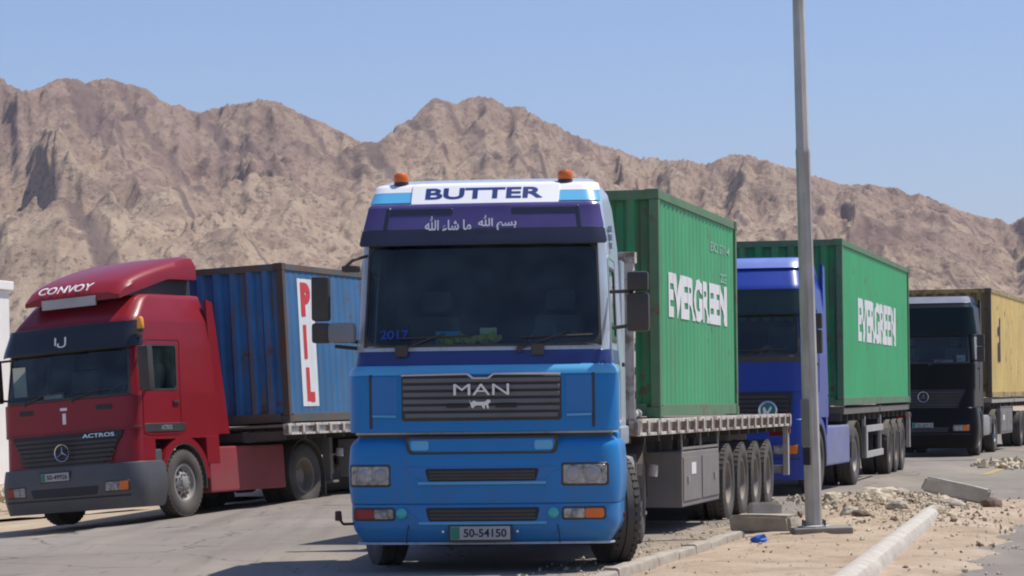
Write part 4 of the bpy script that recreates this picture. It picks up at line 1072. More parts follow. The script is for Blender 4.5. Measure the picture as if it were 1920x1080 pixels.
        for g in (-1, 1):
            B().prism([(.5, z_r+.0), (YB, z_r+.0), (YB, z_r+.5), (1.2, z_r+.22)], *sorted((g*.86, g*.88))).build('deflector_support', BLACK, root)
        sgn = B().box(-.55, .45, .42, .46, z_r-.12, z_r+.03).build('roof_plate', mat('pale_plate', (.42, .40, .40), .5), root, bevel=.01)
        bb = B().tube((1.30, .34, z_w1+.20), (1.30, .34, z_w1+.25), .05, n=12).box(1.15, 1.3, .32, .36, z_w1+.12, z_w1+.15).build('beacon_base', BLACK, root)
        B().lathe([(z_w1+.25, .05), (z_w1+.27, .055), (z_w1+.40, .05), (z_w1+.43, .03), (z_w1+.435, 0)], axis='z', n=14, c=(1.30, .34, 0)).build('beacon', mat('amber_yellow', (.85, .35, .03), .3), bb, smooth=True)
        # windscreen stickers
        y = c.P(-.85, z_w0+.3).y
        B().box(-1.02, -.78, y+.03, y+.045, z_w0+.10, z_w0+.56).build('sun_screen', mat('cream_card', (.5, .52, .42), .8), root)
        B().box(-.45, -.12, c.P(0, z_w0+.1).y+.09, c.P(0, z_w0+.1).y+.14, z_w0+.03, z_w0+.11).build('dashboard_card', WHITE, root)
    if S.get('front_marks'):
        zt = (z_g1+z_w0)/2
        for (xa, xb, za, zb) in ((-.06, .06, zt+.10, zt+.135), (-.02, .035, zt-.11, zt+.05)):
            c.panel('front_sticker', WHITE, c.u(xa, zt), c.u(xb, zt), za, zb, off=.034, th=.004, r=.004, nz=1)
        for g in (-.72, .72):
            c.panel('grab_recess', INK, c.u(g-.14, zt), c.u(g+.14, zt), zt+.07, zt+.14, off=.033, th=.004, r=.02, nz=1)
        c.panel('panel_gap', INK, -1.8, 1.8, zt-.235, zt-.227, off=.032, th=.003, r=.001, nz=1)
    chassis(root, wb=S['wb'], fo=S['fo'], yb=YB, skirt='both' if S.get('skirt') else None, skirt_m=S.get('skirt'), rimf=S.get('rimf'), rimr=S.get('rimr'), tankz=S.get('tankz', (.42, 1.0)))
    return root, c

# ================================================================== containers
CORR_N = .285
def corr(L, depth=.036, pitch=CORR_N, sl=.24):
    """list of (pos, depth) break points of the corrugation along length L"""
    n = int(round(L/pitch)); p = L/n; out = []
    for k in range(n):
        a = k*p; out += [(a, 0), (a+p*(.5-sl), 0), (a+p*.5, -depth), (a+p*(1-sl), -depth)]
    out.append((L, 0)); return out
def container(label, loc, rot, L, paint, rail, text=None, tc=WHITE, Wd=2.438, H=2.59, side_depth=.013, extra=None, name='shipping_container', post=None, end_paint=None):
    root = thing(name, label, 'container', loc, rot, 'shipping containers on trailers')
    hw = Wd/2; pz = .16; g = .08; post = post or rail
    end_paint = end_paint or mat(paint.name+'_end', dict(green_container=(.030, .26, .10), green_container_bright=(.022, .31, .11), blue_container=(.025, .17, .40)).get(paint.name, (.4, .3, .1)), .6, dust=.05, streak=1.0, rust=.25, nscale=1.6, var=.2)  # heavy vertical streaks also stand in for shade in the end-wall grooves
    def wallmesh(nm, a0, a1, mk, m, depth=.036, pitch=CORR_N, sl=.24):
        br = corr(a1-a0, depth, pitch, sl); V = []; F = []
        for z in (pz-.02, H-.1):
            for a, d in br: V.append(mk(a0+a, d, z))
        n = len(br); F = [(i, i+1, n+i+1, n+i) for i in range(n-1)]
        return add_mesh(nm, V, F, m, root), [(a0+a, d) for a, d in br]
    sw = []
    for s_ in (-1, 1):
        o, br = wallmesh('side_wall', g, L-g, lambda a, d, z, s_=s_: (s_*(hw-.02+d), a, z), paint, side_depth); sw.append((o, br))
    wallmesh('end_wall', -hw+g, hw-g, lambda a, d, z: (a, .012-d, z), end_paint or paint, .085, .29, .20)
    B().box(-hw+g, hw-g, L-.07, L-.03, pz-.01, H-.1).build('door', paint, root)
    B().box(-hw+.05, hw-.05, .05, L-.05, H-.045, H-.02).build('roof', paint, root)
    B().box(-hw+.05, hw-.05, .05, L-.05, .10, .14).build('floor', CHASSIS, root)
    for sx in (-1, 1):
        for yy in (0, L-.12):
            B().box(*sorted((sx*(hw-.11), sx*hw)), yy, yy+.12, .12, H-.12).build('corner_post', post, root, bevel=.008)
            for zz in (0, H-.118):
                B().box(*sorted((sx*(hw-.16), sx*(hw+.004))), yy-.004, yy+.17, zz, zz+.118).build('corner_casting', post, root, bevel=.01)
        B().box(*sorted((sx*(hw-.07), sx*(hw-.002))), .17, L-.17, H-.11, H-.012).build('top_rail', rail, root, bevel=.005)
        B().box(*sorted((sx*(hw-.07), sx*(hw-.002))), .17, L-.17, .015, .15).build('bottom_rail', rail, root, bevel=.005)
    for yy in (.01, L-.08):
        B().box(-hw+.16, hw-.16, yy, yy+.07, H-.12, H-.01).build('top_rail', rail, root, bevel=.005)
        B().box(-hw+.16, hw-.16, yy, yy+.07, .015, .16).build('bottom_rail', rail, root, bevel=.005)
    for yy in (2.0, L-2.6):
        pass
    o, br = sw[1]
    posx = [b_[0] for b_ in br]; dep = [b_[1] for b_ in br]
    def on_side(yc, zc):
        return lambda x, z, th: (hw-.02+float(np.interp(yc+x, posx, dep))+.004+th, yc+x, zc+z)
    for (s_, yc, zc, wd, h, bold, mm) in (text or []):
        nm = 'lettering' if mm is not None else 'lettering'
        text_obj(nm, s_, wd, h, on_side(yc, zc), mm or tc, root, bold, cuts=[p-yc for p in posx])
    if extra: extra(root, on_side, posx, hw, H)
    return root
def side_patch(root, nm, m, on_side, posx, y0, y1, z0, z1, th=.003):
    f = on_side(0, 0); br = sorted(set([y0, y1]+[p for p in posx if y0 < p < y1]))
    V = [f(a, z, th) for z in (z0, z1) for a in br]; n = len(br)
    return add_mesh(nm, V, [(i, i+1, n+i+1, n+i) for i in range(n-1)], m, root)

# ================================================================== trailers
def trailer(label, loc, rot, L, deck, axles, flat=True, headboard=False, toolbox=None, legs=2.1, guard=None, rimm=None, frame_m=None, rail_m=None, mudguards=False, tail=True, name='semi_trailer'):
    root = thing(name, label, 'trailer', loc, rot, 'semi trailers behind the trucks')
    fm = frame_m or CHASSIS; rm = rail_m or WORN
    b = B()
    for s_ in (-1, 1):
        b.box(s_*.5-.06, s_*.5+.06, 0, L, deck-.16-.12, deck-.10)
        b.box(s_*.5-.06, s_*.5+.06, 3.3, L, deck-.55, deck-.28)
        b.prism([(2.6, deck-.28), (3.3, deck-.55), (3.3, deck-.28)], s_*.5-.06, s_*.5+.06)
    for k in range(int(L/.9)+1): b.box(-1.15, 1.15, .05+k*.9, .13+k*.9, deck-.26, deck-.12)
    b.build('frame', fm, root)
    if flat:
        B().box(-1.17, 1.17, 0, L, deck-.05, deck-.01).build('deck', mat('deck_wood', (.13, .10, .075), .85, dust=.4, nscale=8), root)
        for s_ in (-1, 1):
            rb = B(); x0, x1 = sorted((s_*1.175, s_*1.235))
            rb.box(x0, x1, 0, L, deck-.045, deck+.0); rb.box(x0, x1-.01*0, 0, L, deck-.185, deck-.15); rb.box(*sorted((s_*1.175, s_*1.19)), 0, L, deck-.15, deck-.045)
            rl = rb.build('side_rail', rm, root, bevel=.004)
        pk = None
        n = int(L/.62)
        for s_ in (-1, 1):
            for k in range(n+1):
                y = .06+k*(L-.14)/n
                if pk is None:
                    pk = B().box(-.045, .045, -.05, .05, -.075, .075).box(-.05, .05, -.07, -.055, -.08, .08).box(-.05, .05, .055, .07, -.08, .08).build('stake_pocket', rm, root, bevel=.006); o = pk
                else: o = link_copy(pk, root)
                o.location = (s_*1.205, y, deck-.095)
        B().box(-1.235, 1.235, L-.02, L+.05, deck-.2, deck).build('tail_beam', rm, root, bevel=.005)
    else:
        for y in (.05, L*.5-.1, L*.5+.1, L-.15):
            for s_ in (-1, 1): B().box(*sorted((s_*.5, s_*1.2)), y, y+.1, deck-.14, deck-.005).build('bolster', rail_m or fm, root, bevel=.005)
        for s_ in (-1, 1): B().box(*sorted((s_*1.12, s_*1.19)), .15, L-.1, deck-.14, deck-.03).build('side_rail', rail_m or fm, root, bevel=.005)
    if headboard:
        hb = B(); z1 = headboard
        for s_ in (-1, 1):
            hb.box(*sorted((s_*1.10, s_*1.22)), .0, .10, deck, z1); hb.box(*sorted((s_*1.06, s_*1.24)), -.02, .12, z1-.04, z1+.08)
            hb.box(*sorted((s_*.80, s_*.88)), .02, .09, deck, z1-.2)
        for zz in lin(deck+.1, z1-.12, .27): hb.box(-1.10, 1.10, .02, .08, zz, zz+.09)
        h = hb.build('headboard', rm, root, bevel=.006)
        HC = mat('hole_dark', (.05, .045, .04), .8)
        for zz in lin(deck+.22, z1-.2, .27): B().box(1.2205, 1.225, .02, .08, zz, zz+.08).build('post_hole', HC, root)
        # tarp roll lying on the deck just behind the headboard
        for s_ in (1,):
            B().tube((1.0, .15, deck+.055), (.98, 1.5, deck+.055), .06, .05, n=10).tube((.86, .2, deck+.05), (.9, 1.3, deck+.05), .05, n=10).build('tarpaulin_roll', mat('pale_tarp', (.5, .47, .44), .9, nscale=8, var=.3), root)
    # landing legs
    for s_ in (-1, 1):
        B().box(*sorted((s_*.72, s_*.86)), legs-.07, legs+.07, .42, deck-.15).box(*sorted((s_*.74, s_*.84)), legs-.05, legs+.05, .3, .5).box(*sorted((s_*.66, s_*.92)), legs-.13, legs+.13, .27, .31).build('landing_leg', mat('leg_grey', (.17, .17, .17), .6, dust=.3), root, bevel=.005)
    B().tube((.86, legs, .75), (1.02, legs+.02, .75), .015, n=6).tube((1.0, legs, .72), (1.02, legs, .85), .07, .06, n=12).build('crank_handle', mat('crank_pale', (.45, .42, .38), .6), root)
    # axles and wheels
    ax = B()
    for y in axles: ax.tube((-.9, y, .5), (.9, y, .5), .065); ax.box(-.62, -.42, y-.4, y+.3, .55, .68); ax.box(.42, .62, y-.4, y+.3, .55, .68)
    ax.build('axles', fm, root)
    for y in axles:
        for s_ in (-1, 1):
            wheel(root, s_*1.07, y, .51, s_, 'rear2' if False else 'rear', wd=.27, ro=.51, rimm=rimm or RIMT)
            wheel(root, s_*.78, y, .51, s_, 'rear', wd=.27, ro=.51, rimm=rimm or RIMT)
    if toolbox:
        y0, y1, z0, z1 = toolbox
        tb = B().box(.72, 1.20, y0, y1, z0, z1).build('toolbox', GREYBOX, root, bevel=.015)
        ym = (y0+y1)/2
        B().box(1.2015, 1.212, y0+.06, ym-.04, z0+.07, z1-.07).box(1.2015, 1.212, ym+.04, y1-.06, z0+.07, z1-.07).build('toolbox_lid', GREYBOX, tb, bevel=.004)
        B().box(1.2125, 1.216, y0+.62, y0+.95, z0+.38, z0+.52).build('sticker', WHITE, tb)
        B().box(1.2125, 1.23, y0+.3, y0+.4, z0+.3, z0+.36).box(1.2125, 1.23, y1-.5, y1-.4, z0+.3, z0+.36).build('latch', STEEL, tb)
        for yy in (y0+.15, y1-.2, ym): B().box(.85, .92, yy-.04, yy+.04, z1, deck-.26).build('toolbox_bracket', fm, root)
        B().box(-1.2, -.72, y0, y1, z0, z1).build('toolbox', GREYBOX, root, bevel=.015)
        # open frames above the box, pale edges
        B().box(1.18, 1.20, y0, y1, z1+.02, z1+.05).box(1.18, 1.20, y0, y0+.04, z1, deck-.19).box(1.18, 1.20, ym-.02, ym+.02, z1, deck-.19).box(1.18, 1.20, y1-.04, y1, z1, deck-.19).build('toolbox_hanger', mat('leg_grey', (.17, .17, .17)), root)
    if guard:
        y0, y1, z0, z1 = guard
        GM = mat('guard_pale', (.42, .42, .40), .5, dust=.3)
        for s_ in (-1, 1):
            B().box(*sorted((s_*1.16, s_*1.2)), y0, y1, z1-.12, z1).box(*sorted((s_*1.16, s_*1.2)), y0, y1, z0, z0+.12).box(*sorted((s_*1.16, s_*1.2)), y0, y0+.22, z0+.12, z1-.12).box(*sorted((s_*1.1, s_*1.16)), y1-.1, y1-.02, z0, deck-.2).box(*sorted((s_*1.1, s_*1.16)), y0+.1, y0+.18, z0, deck-.2).build('side_guard', GM, root, bevel=.005)
    if mudguards:
        for y in axles:
            for s_ in (-1, 1):
                g = B(); n = 8
                for k in range(n):
                    t0 = R(30)+R(120)*k/n; t1 = R(30)+R(120)*(k+1)/n
                    q = [(y-r*math.cos(t), .51+r*math.sin(t)) for t, r in ((t0, .57), (t1, .57), (t1, .58), (t0, .58))]
                    g.prism(q, s_*.62, s_*1.2)
                g.build('mudguard', DARK, root)
    if tail:
        t = B()
        for s_ in (-1, 1):
            t.box(*sorted((s_*1.13, s_*1.21)), L-.12, L+.03, .45, deck-.2)
        t.box(-1.2, 1.2, L-.03, L+.05, .48, .60); t.build('rear_bumper', mat('pale_rear', (.40, .39, .36), .6, dust=.3, rust=.4), root, bevel=.006)
        for s_ in (-1, 1):
            B().box(*sorted((s_*.9, s_*1.2)), L+.051, L+.09, deck-.34, deck-.22).build('tail_light', REDP, root)
            B().box(*sorted((s_*1.2105, s_*1.235)), L-.08, L-.01, deck-.30, deck-.22).build('side_marker', REDP, root)
    return root

# ------------------------------------------------------------------ place the vehicles
T1, C1 = tractor_one()

def along(p, yaw, d, side=0):   # d metres back along heading, side metres to picture right
    return (p[0]+d*math.sin(yaw)+side*math.cos(yaw), p[1]+d*math.cos(yaw)-side*math.sin(yaw))
GREEN = mat('green_container', (.042, .35, .135), .55, dust=.05, streak=.30, rust=.05, nscale=1.2, var=.10, dustcol=(.25, .30, .2))
GREEN_R = mat('green_rail', (.06, .20, .09), .6, rust=.45, dust=.15, nscale=5, streak=.4)
GREEN2 = mat('green_container_bright', (.030, .39, .135), .55, dust=.04, streak=.2, rust=.03, nscale=1.2, var=.08, dustcol=(.25, .30, .2))
YELL = mat('yellow_container', (.74, .52, .15), .55, dust=.12, streak=.3, rust=.2, nscale=1.2)
YELL_R = mat('yellow_rail', (.40, .30, .09), .6, rust=.8, dust=.15)
BLUEC = mat('blue_container', (.022, .145, .33), .55, dust=.08, streak=.5, rust=.35, nscale=1.3, var=.15)
BLUEC_R = mat('blue_rail', (.06, .085, .09), .7, rust=1.1, dust=.15)
RUSTP = mat('rusty_post', (.16, .085, .05), .8, rust=.9, nscale=6, var=.3)
FADED = mat('faded_print', (.32, .50, .38), .6)

# first trailer and container
Y1 = R(13.0)
p_tr1 = along((1.327, 29.74), Y1, 0, -1.235)
trailer('long flatbed trailer with worn white stake rails behind the first blue truck', (*p_tr1, 0.0), (R(-.25), 0, -Y1), 13.0, 1.385, [6.9, 8.2, 9.5, 10.8], flat=True, headboard=3.1, toolbox=(3.15, 6.0, .32, .98), legs=2.2)
p_c1 = along((1.327, 29.74), Y1, 1.62, -1.235)
def xc1(root, on_side, posx, hw, H):
    for (s_, yc, zc, wd, h) in (('EMCU 357414 4', 4.7, 2.15, 1.5, .12), ('22G1', 5.0, 1.78, .5, .12)):
        text_obj('lettering', s_, wd, h, on_side(yc, zc), FADED, root, .01, cuts=[p-yc for p in posx])
container('green twenty foot container with white block lettering on the first blue truck\'s flatbed', (*p_c1, 1.388), (R(-.25), 0, -Y1), 6.06, GREEN, GREEN_R,
          text=[('EVERGREEN', 2.95, 1.42, 4.5, .53, .05, None)], extra=xc1)

# second truck, trailer, container
Y2 = R(13.5)
Y2T = R(16.0)
p_t2 = along((4.66, 44.2), Y2T, 0, -1.235)
RB = mat('royal_blue', (.010, .042, .30), .35, dust=.02, coat=.2, spec=.3, var=.05)
LBL = mat('pale_violet_blue', (.16, .24, .62), .35, dust=.1, coat=.4)
SMOKE = mat('dark_visor', (.008, .022, .020), .25, coat=.1)
tractor_other(dict(label='royal blue tractor truck with round green badge, standing behind the lamp post', loc=(*p_t2, 0), rot=(0, 0, -Y2T), paint=RB, lower=RB, visor=SMOKE,
    z=(.26, 1.20, 1.66, 2.25, 2.92, 3.32, 3.42, 3.84), emblem='badge', emblem_z=1.37, emblem_x=.66, gtaper=.03, digits='50-31882', wb=3.8, fo=1.4, fringe=True, top_strip=LBL, skirt=mat('skirt_blue', (.13, .17, .42), .5, dust=.35), roof_run=.35, slats=6, maker='VOLVO' if False else None, yb=2.2))
c2 = (5.72, 47.8)
p_tr2 = along(c2, Y2, .1, -1.22)
trailer('dark skeletal trailer with pale side guard under the bright green container', (*p_tr2, 0), (0, 0, -Y2), 12.1, 1.40, [7.9, 9.2, 10.5], flat=False, legs=2.6, guard=(3.6, 6.6, .42, 1.02), mudguards=True, rail_m=mat('frame_grey', (.09, .09, .085), .6, dust=.3), tail=True)
p_c2 = along(c2, Y2, 0, -1.22)
container('bright green container with white block lettering behind the royal blue truck', (*p_c2, 1.403), (0, 0, -Y2), 12.19, GREEN2, GREEN_R, H=2.896, side_depth=.014,
          text=[('EVERGREEN', 5.9, 1.56, 6.9, .80, .04, None)])

# third truck
Y3 = R(15.8)
p_t3 = along((11.48, 69.0), Y3, 0, -1.235)
BK = mat('black_paint', (.004, .004, .005), .35, dust=.0, coat=.05, spec=.12)
GRT = mat('grey_blue_top', (.22, .24, .29), .35, dust=.1, coat=.4)
tractor_other(dict(label='black tractor truck with star badge and pale roof edge, farthest in the line', loc=(*p_t3, 0), rot=(0, 0, -Y3), paint=BK, lower=BK, visor=mat('visor_dark_green', (.004, .012, .012), .3, coat=0, spec=.2),
    z=(.22, 1.20, 1.68, 2.34, 3.05, 3.74, 3.80, 4.02), emblem='star', emblem_z=1.50, emblem_x=0, digits='50-20713', wb=3.8, fo=1.4, top_strip=mat('grey_top', (.20, .21, .24), .4, coat=.2), roof_run=.35, amber2=True, yb=2.2, plate_x=-.02, plate_dz=.32, cards=True, rimr=CHROME, step=DARK))
c3 = (12.67, 73.2)
p_tr3 = along(c3, Y3, .1, -1.22)
trailer('trailer with grey side locker under the yellow container at the far end', (*p_tr3, 0), (0, 0, -Y3), 12.2, 1.45, [8.2, 9.5, 10.8], flat=False, legs=3.0, toolbox=(2.2, 5.4, .45, 1.15), rail_m=mat('pale_frame', (.36, .34, .30), .6, dust=.3), tail=True)
p_c3 = along(c3, Y3, 0, -1.22)
def xc3(root, on_side, posx, hw, H):
    # sideways black lettering running down the wall
    def rotmap(yc, zc):
        f = on_side(yc, zc)
        return lambda x, z, th: f(z, -x, th)
    V = [('TE', 2.1, 1.55, 1.2, .62)]
    for s_, yc, zc, wd, h in V:
        Vt, Ft = text_geo(s_, wd, h, .07)
        mp = rotmap(yc, zc); add_mesh('lettering', [mp(x, z, .012) for x, z in Vt], Ft, INK, root)
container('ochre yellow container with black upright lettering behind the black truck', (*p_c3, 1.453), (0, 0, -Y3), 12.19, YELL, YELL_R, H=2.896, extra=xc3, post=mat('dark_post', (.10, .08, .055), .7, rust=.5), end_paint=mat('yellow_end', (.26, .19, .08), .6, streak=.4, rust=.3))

# red truck on the left, leaning with the road camber
YR = R(26.0); TILT = R(-3.9)
RED = mat('truck_red', (.245, .007, .015), .35, dust=.04, coat=.2, spec=.25, var=.05, dustcol=(.30, .20, .18))
GBMP = mat('bumper_grey', (.062, .070, .082), .5, dust=.12)
p_r = (-6.77, 42.35)
tractor_other(dict(front_marks=True, label='red tractor truck with roof deflector, black visor and star badge', loc=(*p_r, -.235), rot=(0, TILT, -YR), paint=RED, lower=GBMP, visor=mat('visor_black', (.012, .013, .016), .3, coat=.3),
    z=(.20, .86, 1.38, 1.92, 2.65, 3.04, 3.14, 3.46), emblem='star', emblem_z=1.10, digits='50-49926', wb=3.7, fo=1.42, visor_text='\u0627\u0644', roof_run=.30, deflector=(3.52, 4.14), defl_text='CONVOY', belt='ACTROS', big_mirror=True, skirt=mat('skirt_red', (.30, .018, .028), .45, dust=.22, dustcol=(.30, .20, .18)),
    yb=2.45, gtaper=.16, slats=7, plate_x=-.15, plate_dz=.03, rimr=RIMD, tankz=(.34, .98), long_rear=True, maker='ACTROS', maker_x=.62, step=GBMP, visor_drop=.0))
bc = (-3.53, 44.75)      # container front corner nearest the camera
YB_ = R(17.0)
p_tb = along(bc, YB_, -.15, -1.22)
trailer('flatbed trailer with patchy white rail under the faded blue container', (*p_tb, -.10), (0, R(-2.6), -YB_), 12.6, 1.30, [8.3, 9.6, 10.9], flat=True, toolbox=(3.6, 5.6, .35, 1.0), legs=2.9)
p_cb = along(bc, YB_, 0, -1.22)
PR = mat('red_print', (.62, .05, .05), .6)
def xcb(root, on_side, posx, hw, H):
    side_patch(root, 'white_panel', WHITE, on_side, posx, .66, 1.40, .26, 2.36)
    for k, ch in enumerate('PIL'):
        wd = {'P': .42, 'I': .13, 'L': .34}[ch]; zc = 2.02-k*.70
        text_obj('lettering', ch, wd, .56, (lambda zc, xo: (lambda x, z, th: on_side(.98+xo, zc)(x, z, th+.004)))(zc, {'P': .03, 'I': -.08, 'L': .06}[ch]), PR, root, .07, cuts=None)
container('faded blue rust-stained container with white panel lettered PIL behind the red truck', (p_cb[0]-.05, p_cb[1], 1.21), (0, R(-2.6), -YB_), 6.06, BLUEC, BLUEC_R, extra=xcb, side_depth=.006, post=mat('brown_post', (.09, .075, .06), .8, rust=.9))

# ------------------------------------------------------------------ things on the first truck's dashboard
def tw(x, y, z):
    a = R(5.8); return (T1.location.x+x*math.cos(a)+y*math.sin(a), T1.location.y-x*math.sin(a)+y*math.cos(a), z)
def garland(label, x0, x1, z, col, n, seed, cat='garland', name='garland'):
    rnd = random.Random(seed); b = B()
    for k in range(n):
        x = x0+(x1-x0)*k/(n-1); s_ = rnd.uniform(.022, .042)
        M = Matrix.Translation(tw(x, .20+rnd.uniform(0, .05), z+rnd.uniform(-.01, .03))) @ Euler((rnd.random()*3, rnd.random()*3, rnd.random()*3)).to_matrix().to_4x4()
        b.box(-s_, s_, -s_*.7, s_*.7, -s_, s_, M)
    o = b.build(name, col, None, bevel=.012); tag(o, label, cat); return o
garland('bunch of yellow-green artificial leaves behind the first blue truck\'s windscreen', -.42, .13, 2.185, mat('lime_leaf', (.42, .50, .03), .7), 17, 1)
YC = B().box(*[0]*6) if False else None
def block(name, label, cat, x0, x1, y0, y1, z0, z1, m):
    b = B(); P = [tw(x, y, z) for x in (x0, x1) for y in (y0, y1) for z in (z0, z1)]
    b.add(P, [(0, 1, 3, 2), (4, 6, 7, 5), (0, 4, 5, 1), (2, 3, 7, 6), (0, 2, 6, 4), (1, 5, 7, 3)])
    return tag(b.build(name, m, None, bevel=.008), label, cat)
block('tissue_box', 'bright blue carton lying on the dashboard of the first blue truck', 'carton', -.46, -.22, .26, .36, 2.145, 2.27, mat('carton_blue', (.03, .35, .70), .6))
block('notebook', 'pale green card propped on the first blue truck\'s dashboard', 'card', -.04, .12, .27, .29, 2.15, 2.30, mat('card_green', (.45, .60, .30), .7))
# tall thin gear-shaped antenna silhouette behind the screen
def c1text():
    o = C1.text('windscreen_lettering', '2017', -.83, 2.24, .27, .085, mat('blue_sticker', (.01, .05, .35), .5), -.002, bold=.02); return o
c1text()

# ------------------------------------------------------------------ lamp post
LP = (3.44, 31.75)
def lamp_post():
    gz_ = med_ground(*LP)
    r = thing('lamp_post', 'tall grey tapered steel lamp post standing on a concrete footing in the rubble strip', 'lamp post', (*LP, gz_-.03), (0, R(-1.0), 0))
    PM = mat('galvanised', (.50, .49, .45), .6, .1, dust=.25, streak=.4, nscale=4, var=.15)
    b = B().lathe([(.10, .097), (1.0, .095), (4.33, .082), (4.34, .085), (4.40, .085), (4.43, .077), (9.0, .052)], axis='z', n=8)
    b.build('post', PM, r, smooth=True)
    B().box(-.06, .06, -.112, -.095, 1.02, 1.55, Matrix.Rotation(R(-40), 4, 'Z')).build('service_door', mat('post_door', (.20, .20, .18), .6), r, bevel=.004)
    B().box(-.045, .045, -.113, -.095, .80, 1.0, Matrix.Rotation(R(-40), 4, 'Z')).build('access_opening', INK, r)
    B().lathe([(.08, .19), (.10, .19), (.11, .11)], axis='z', n=8).build('base_plate', PM, r)
    for k in range(4):
        a = R(45+90*k); B().tube((.16*math.cos(a), .16*math.sin(a), .08), (.16*math.cos(a), .16*math.sin(a), .17), .014, n=6).build('anchor_bolt', DARK, r)
    B().box(-.25, .42, -.25, .3, -.10, .085).build('concrete_footing', mat('concrete_dark', (.20, .19, .17), .9, nscale=6, var=.2, dust=.2), r, bevel=.02)
    B().path([(0, 0, 9.0), (.25, -.1, 9.35), (.9, -.4, 9.6), (1.4, -.62, 9.62)], .035).build('arm', PM, r)
    B().box(1.3, 1.9, -.78, -.58, 9.58, 9.7).build('lamp_head', PM, r, bevel=.04)
lamp_post()

# ------------------------------------------------------------------ kerbs, blocks, stones
CONC = mat('pale_concrete', (.50, .47, .41), .9, nscale=5, var=.2, dust=.35, bump=.4, dustcol=(.40, .32, .23))
CONC2 = mat('kerb_concrete', (.36, .32, .26), .9, nscale=7, var=.25, dust=.4, bump=.4)
def kerb_run(name, label, s, t0, t1, wd, h, m, zoff, rough=.006, rnd=.06, piece=None):
    v = []; f = []; prof = [(-wd/2, -.12), (-wd/2, h-rnd), (-wd/2+rnd*.3, h-rnd*.3), (-wd/2+rnd, h), (wd/2-rnd, h), (wd/2-rnd*.3, h-rnd*.3), (wd/2, h-rnd), (wd/2, -.12)]
    n = max(2, int((t1-t0)/.12)); m_ = len(prof)
    for j in range(n+1):
        t = t0+(t1-t0)*j/n
        ss = s if not callable(s) else s(t)
        for q, z in prof:
            x, y = road_pt(ss+q, t)
            d = rough*mnoise.noise(Vector((x*1.7, y*1.7, z*5)))*2+rough*.35*mnoise.noise(Vector((x*7, y*7, z*9)))
            v.append((x+d, y, gz(x, y)+zoff+z+d*.8))
    for j in range(n):
        for i in range(m_-1): f.append((j*m_+i, j*m_+i+1, (j+1)*m_+i+1, (j+1)*m_+i))
    f.append(tuple(range(m_))); f.append(tuple(n*m_+i for i in range(m_))[::-1])
    o = add_mesh(name, v, f, m); o.data.polygons.foreach_set('use_smooth', [True]*len(f)); o.data.set_sharp_from_angle(angle=R(40))
    if label: tag(o, label, 'kerb')
    return o
# long pale rounded kerb on the right of the strip: laid in stones
kr = thing('long_kerb', 'long pale rounded concrete kerb running along the right side of the rubble strip', 'kerb', (0, 0, 0))
sfun = lambda t: -2.74-.031*(t-25.5)
tt = 18.0
while tt < 35.7:
    t2 = min(tt+1.6, 35.8); o = kerb_run('kerb_stone', None, sfun, tt, t2-.006, .25, .17, CONC, .02, rnd=.10); o.parent = kr; tt = t2
kl = thing('low_kerb', 'low half-buried kerb between the first blue truck and the rubble strip', 'kerb', (0, 0, 0))
tt = 18.0
rr = random.Random(4)
while tt < 31.2:
    t2 = min(tt+1.0, 31.3); o = kerb_run('kerb_stone', None, lambda t: KL+.06, tt+.01, t2-.015, .16, .10+rr.uniform(-.02, .02), CONC2, .0, rnd=.03, rough=.012); o.parent = kl; tt = t2

def rock_mesh(seed, sx, sy, sz, sub=2, rough=.35):
    bm = bmesh.new(); bmesh.ops.create_icosphere(bm, subdivisions=sub, radius=1)
    rnd = random.Random(seed); off = Vector((rnd.random()*50, rnd.random()*50, rnd.random()*50))
    cuts = [Vector((rnd.gauss(0, 1), rnd.gauss(0, 1), rnd.gauss(0, 1))).normalized() for _ in range(7)]
    for v in bm.verts:
        p = v.co.copy()
        for c in cuts:
            d = p.dot(c)
            if d > .72: p -= c*(d-.72)
        p *= 1+rough*.5*mnoise.noise(p*1.7+off)+rough*.25*mnoise.noise(p*4+off)
        v.co = Vector((p.x*sx, p.y*sy, p.z*sz))
    me = bpy.data.meshes.new('rock'); bm.to_mesh(me); bm.free(); return me
STONE_P = mat('pale_stone', (.52, .43, .31), .95, nscale=9, var=.25, bump=.5)
STONE_B = mat('brown_stone', (.17, .12, .085), .95, nscale=9, var=.3, bump=.5)
STONE_G = mat('grey_stone', (.40, .34, .27), .95, nscale=9, var=.3, bump=.5)
def rock(name, label, cat, x, y, sx, sy, sz, m, seed, rz=0, group=None, lift=.35, zg=None):
    me = rock_mesh(seed, sx, sy, sz); me.materials.append(m)
    o = bpy.data.objects.new(name, me); COL.objects.link(o)
    o.location = (x, y, (med_ground(x, y) if zg is None else zg)+sz*lift); o.rotation_euler = (0, 0, rz)
    return tag(o, label, cat, group)
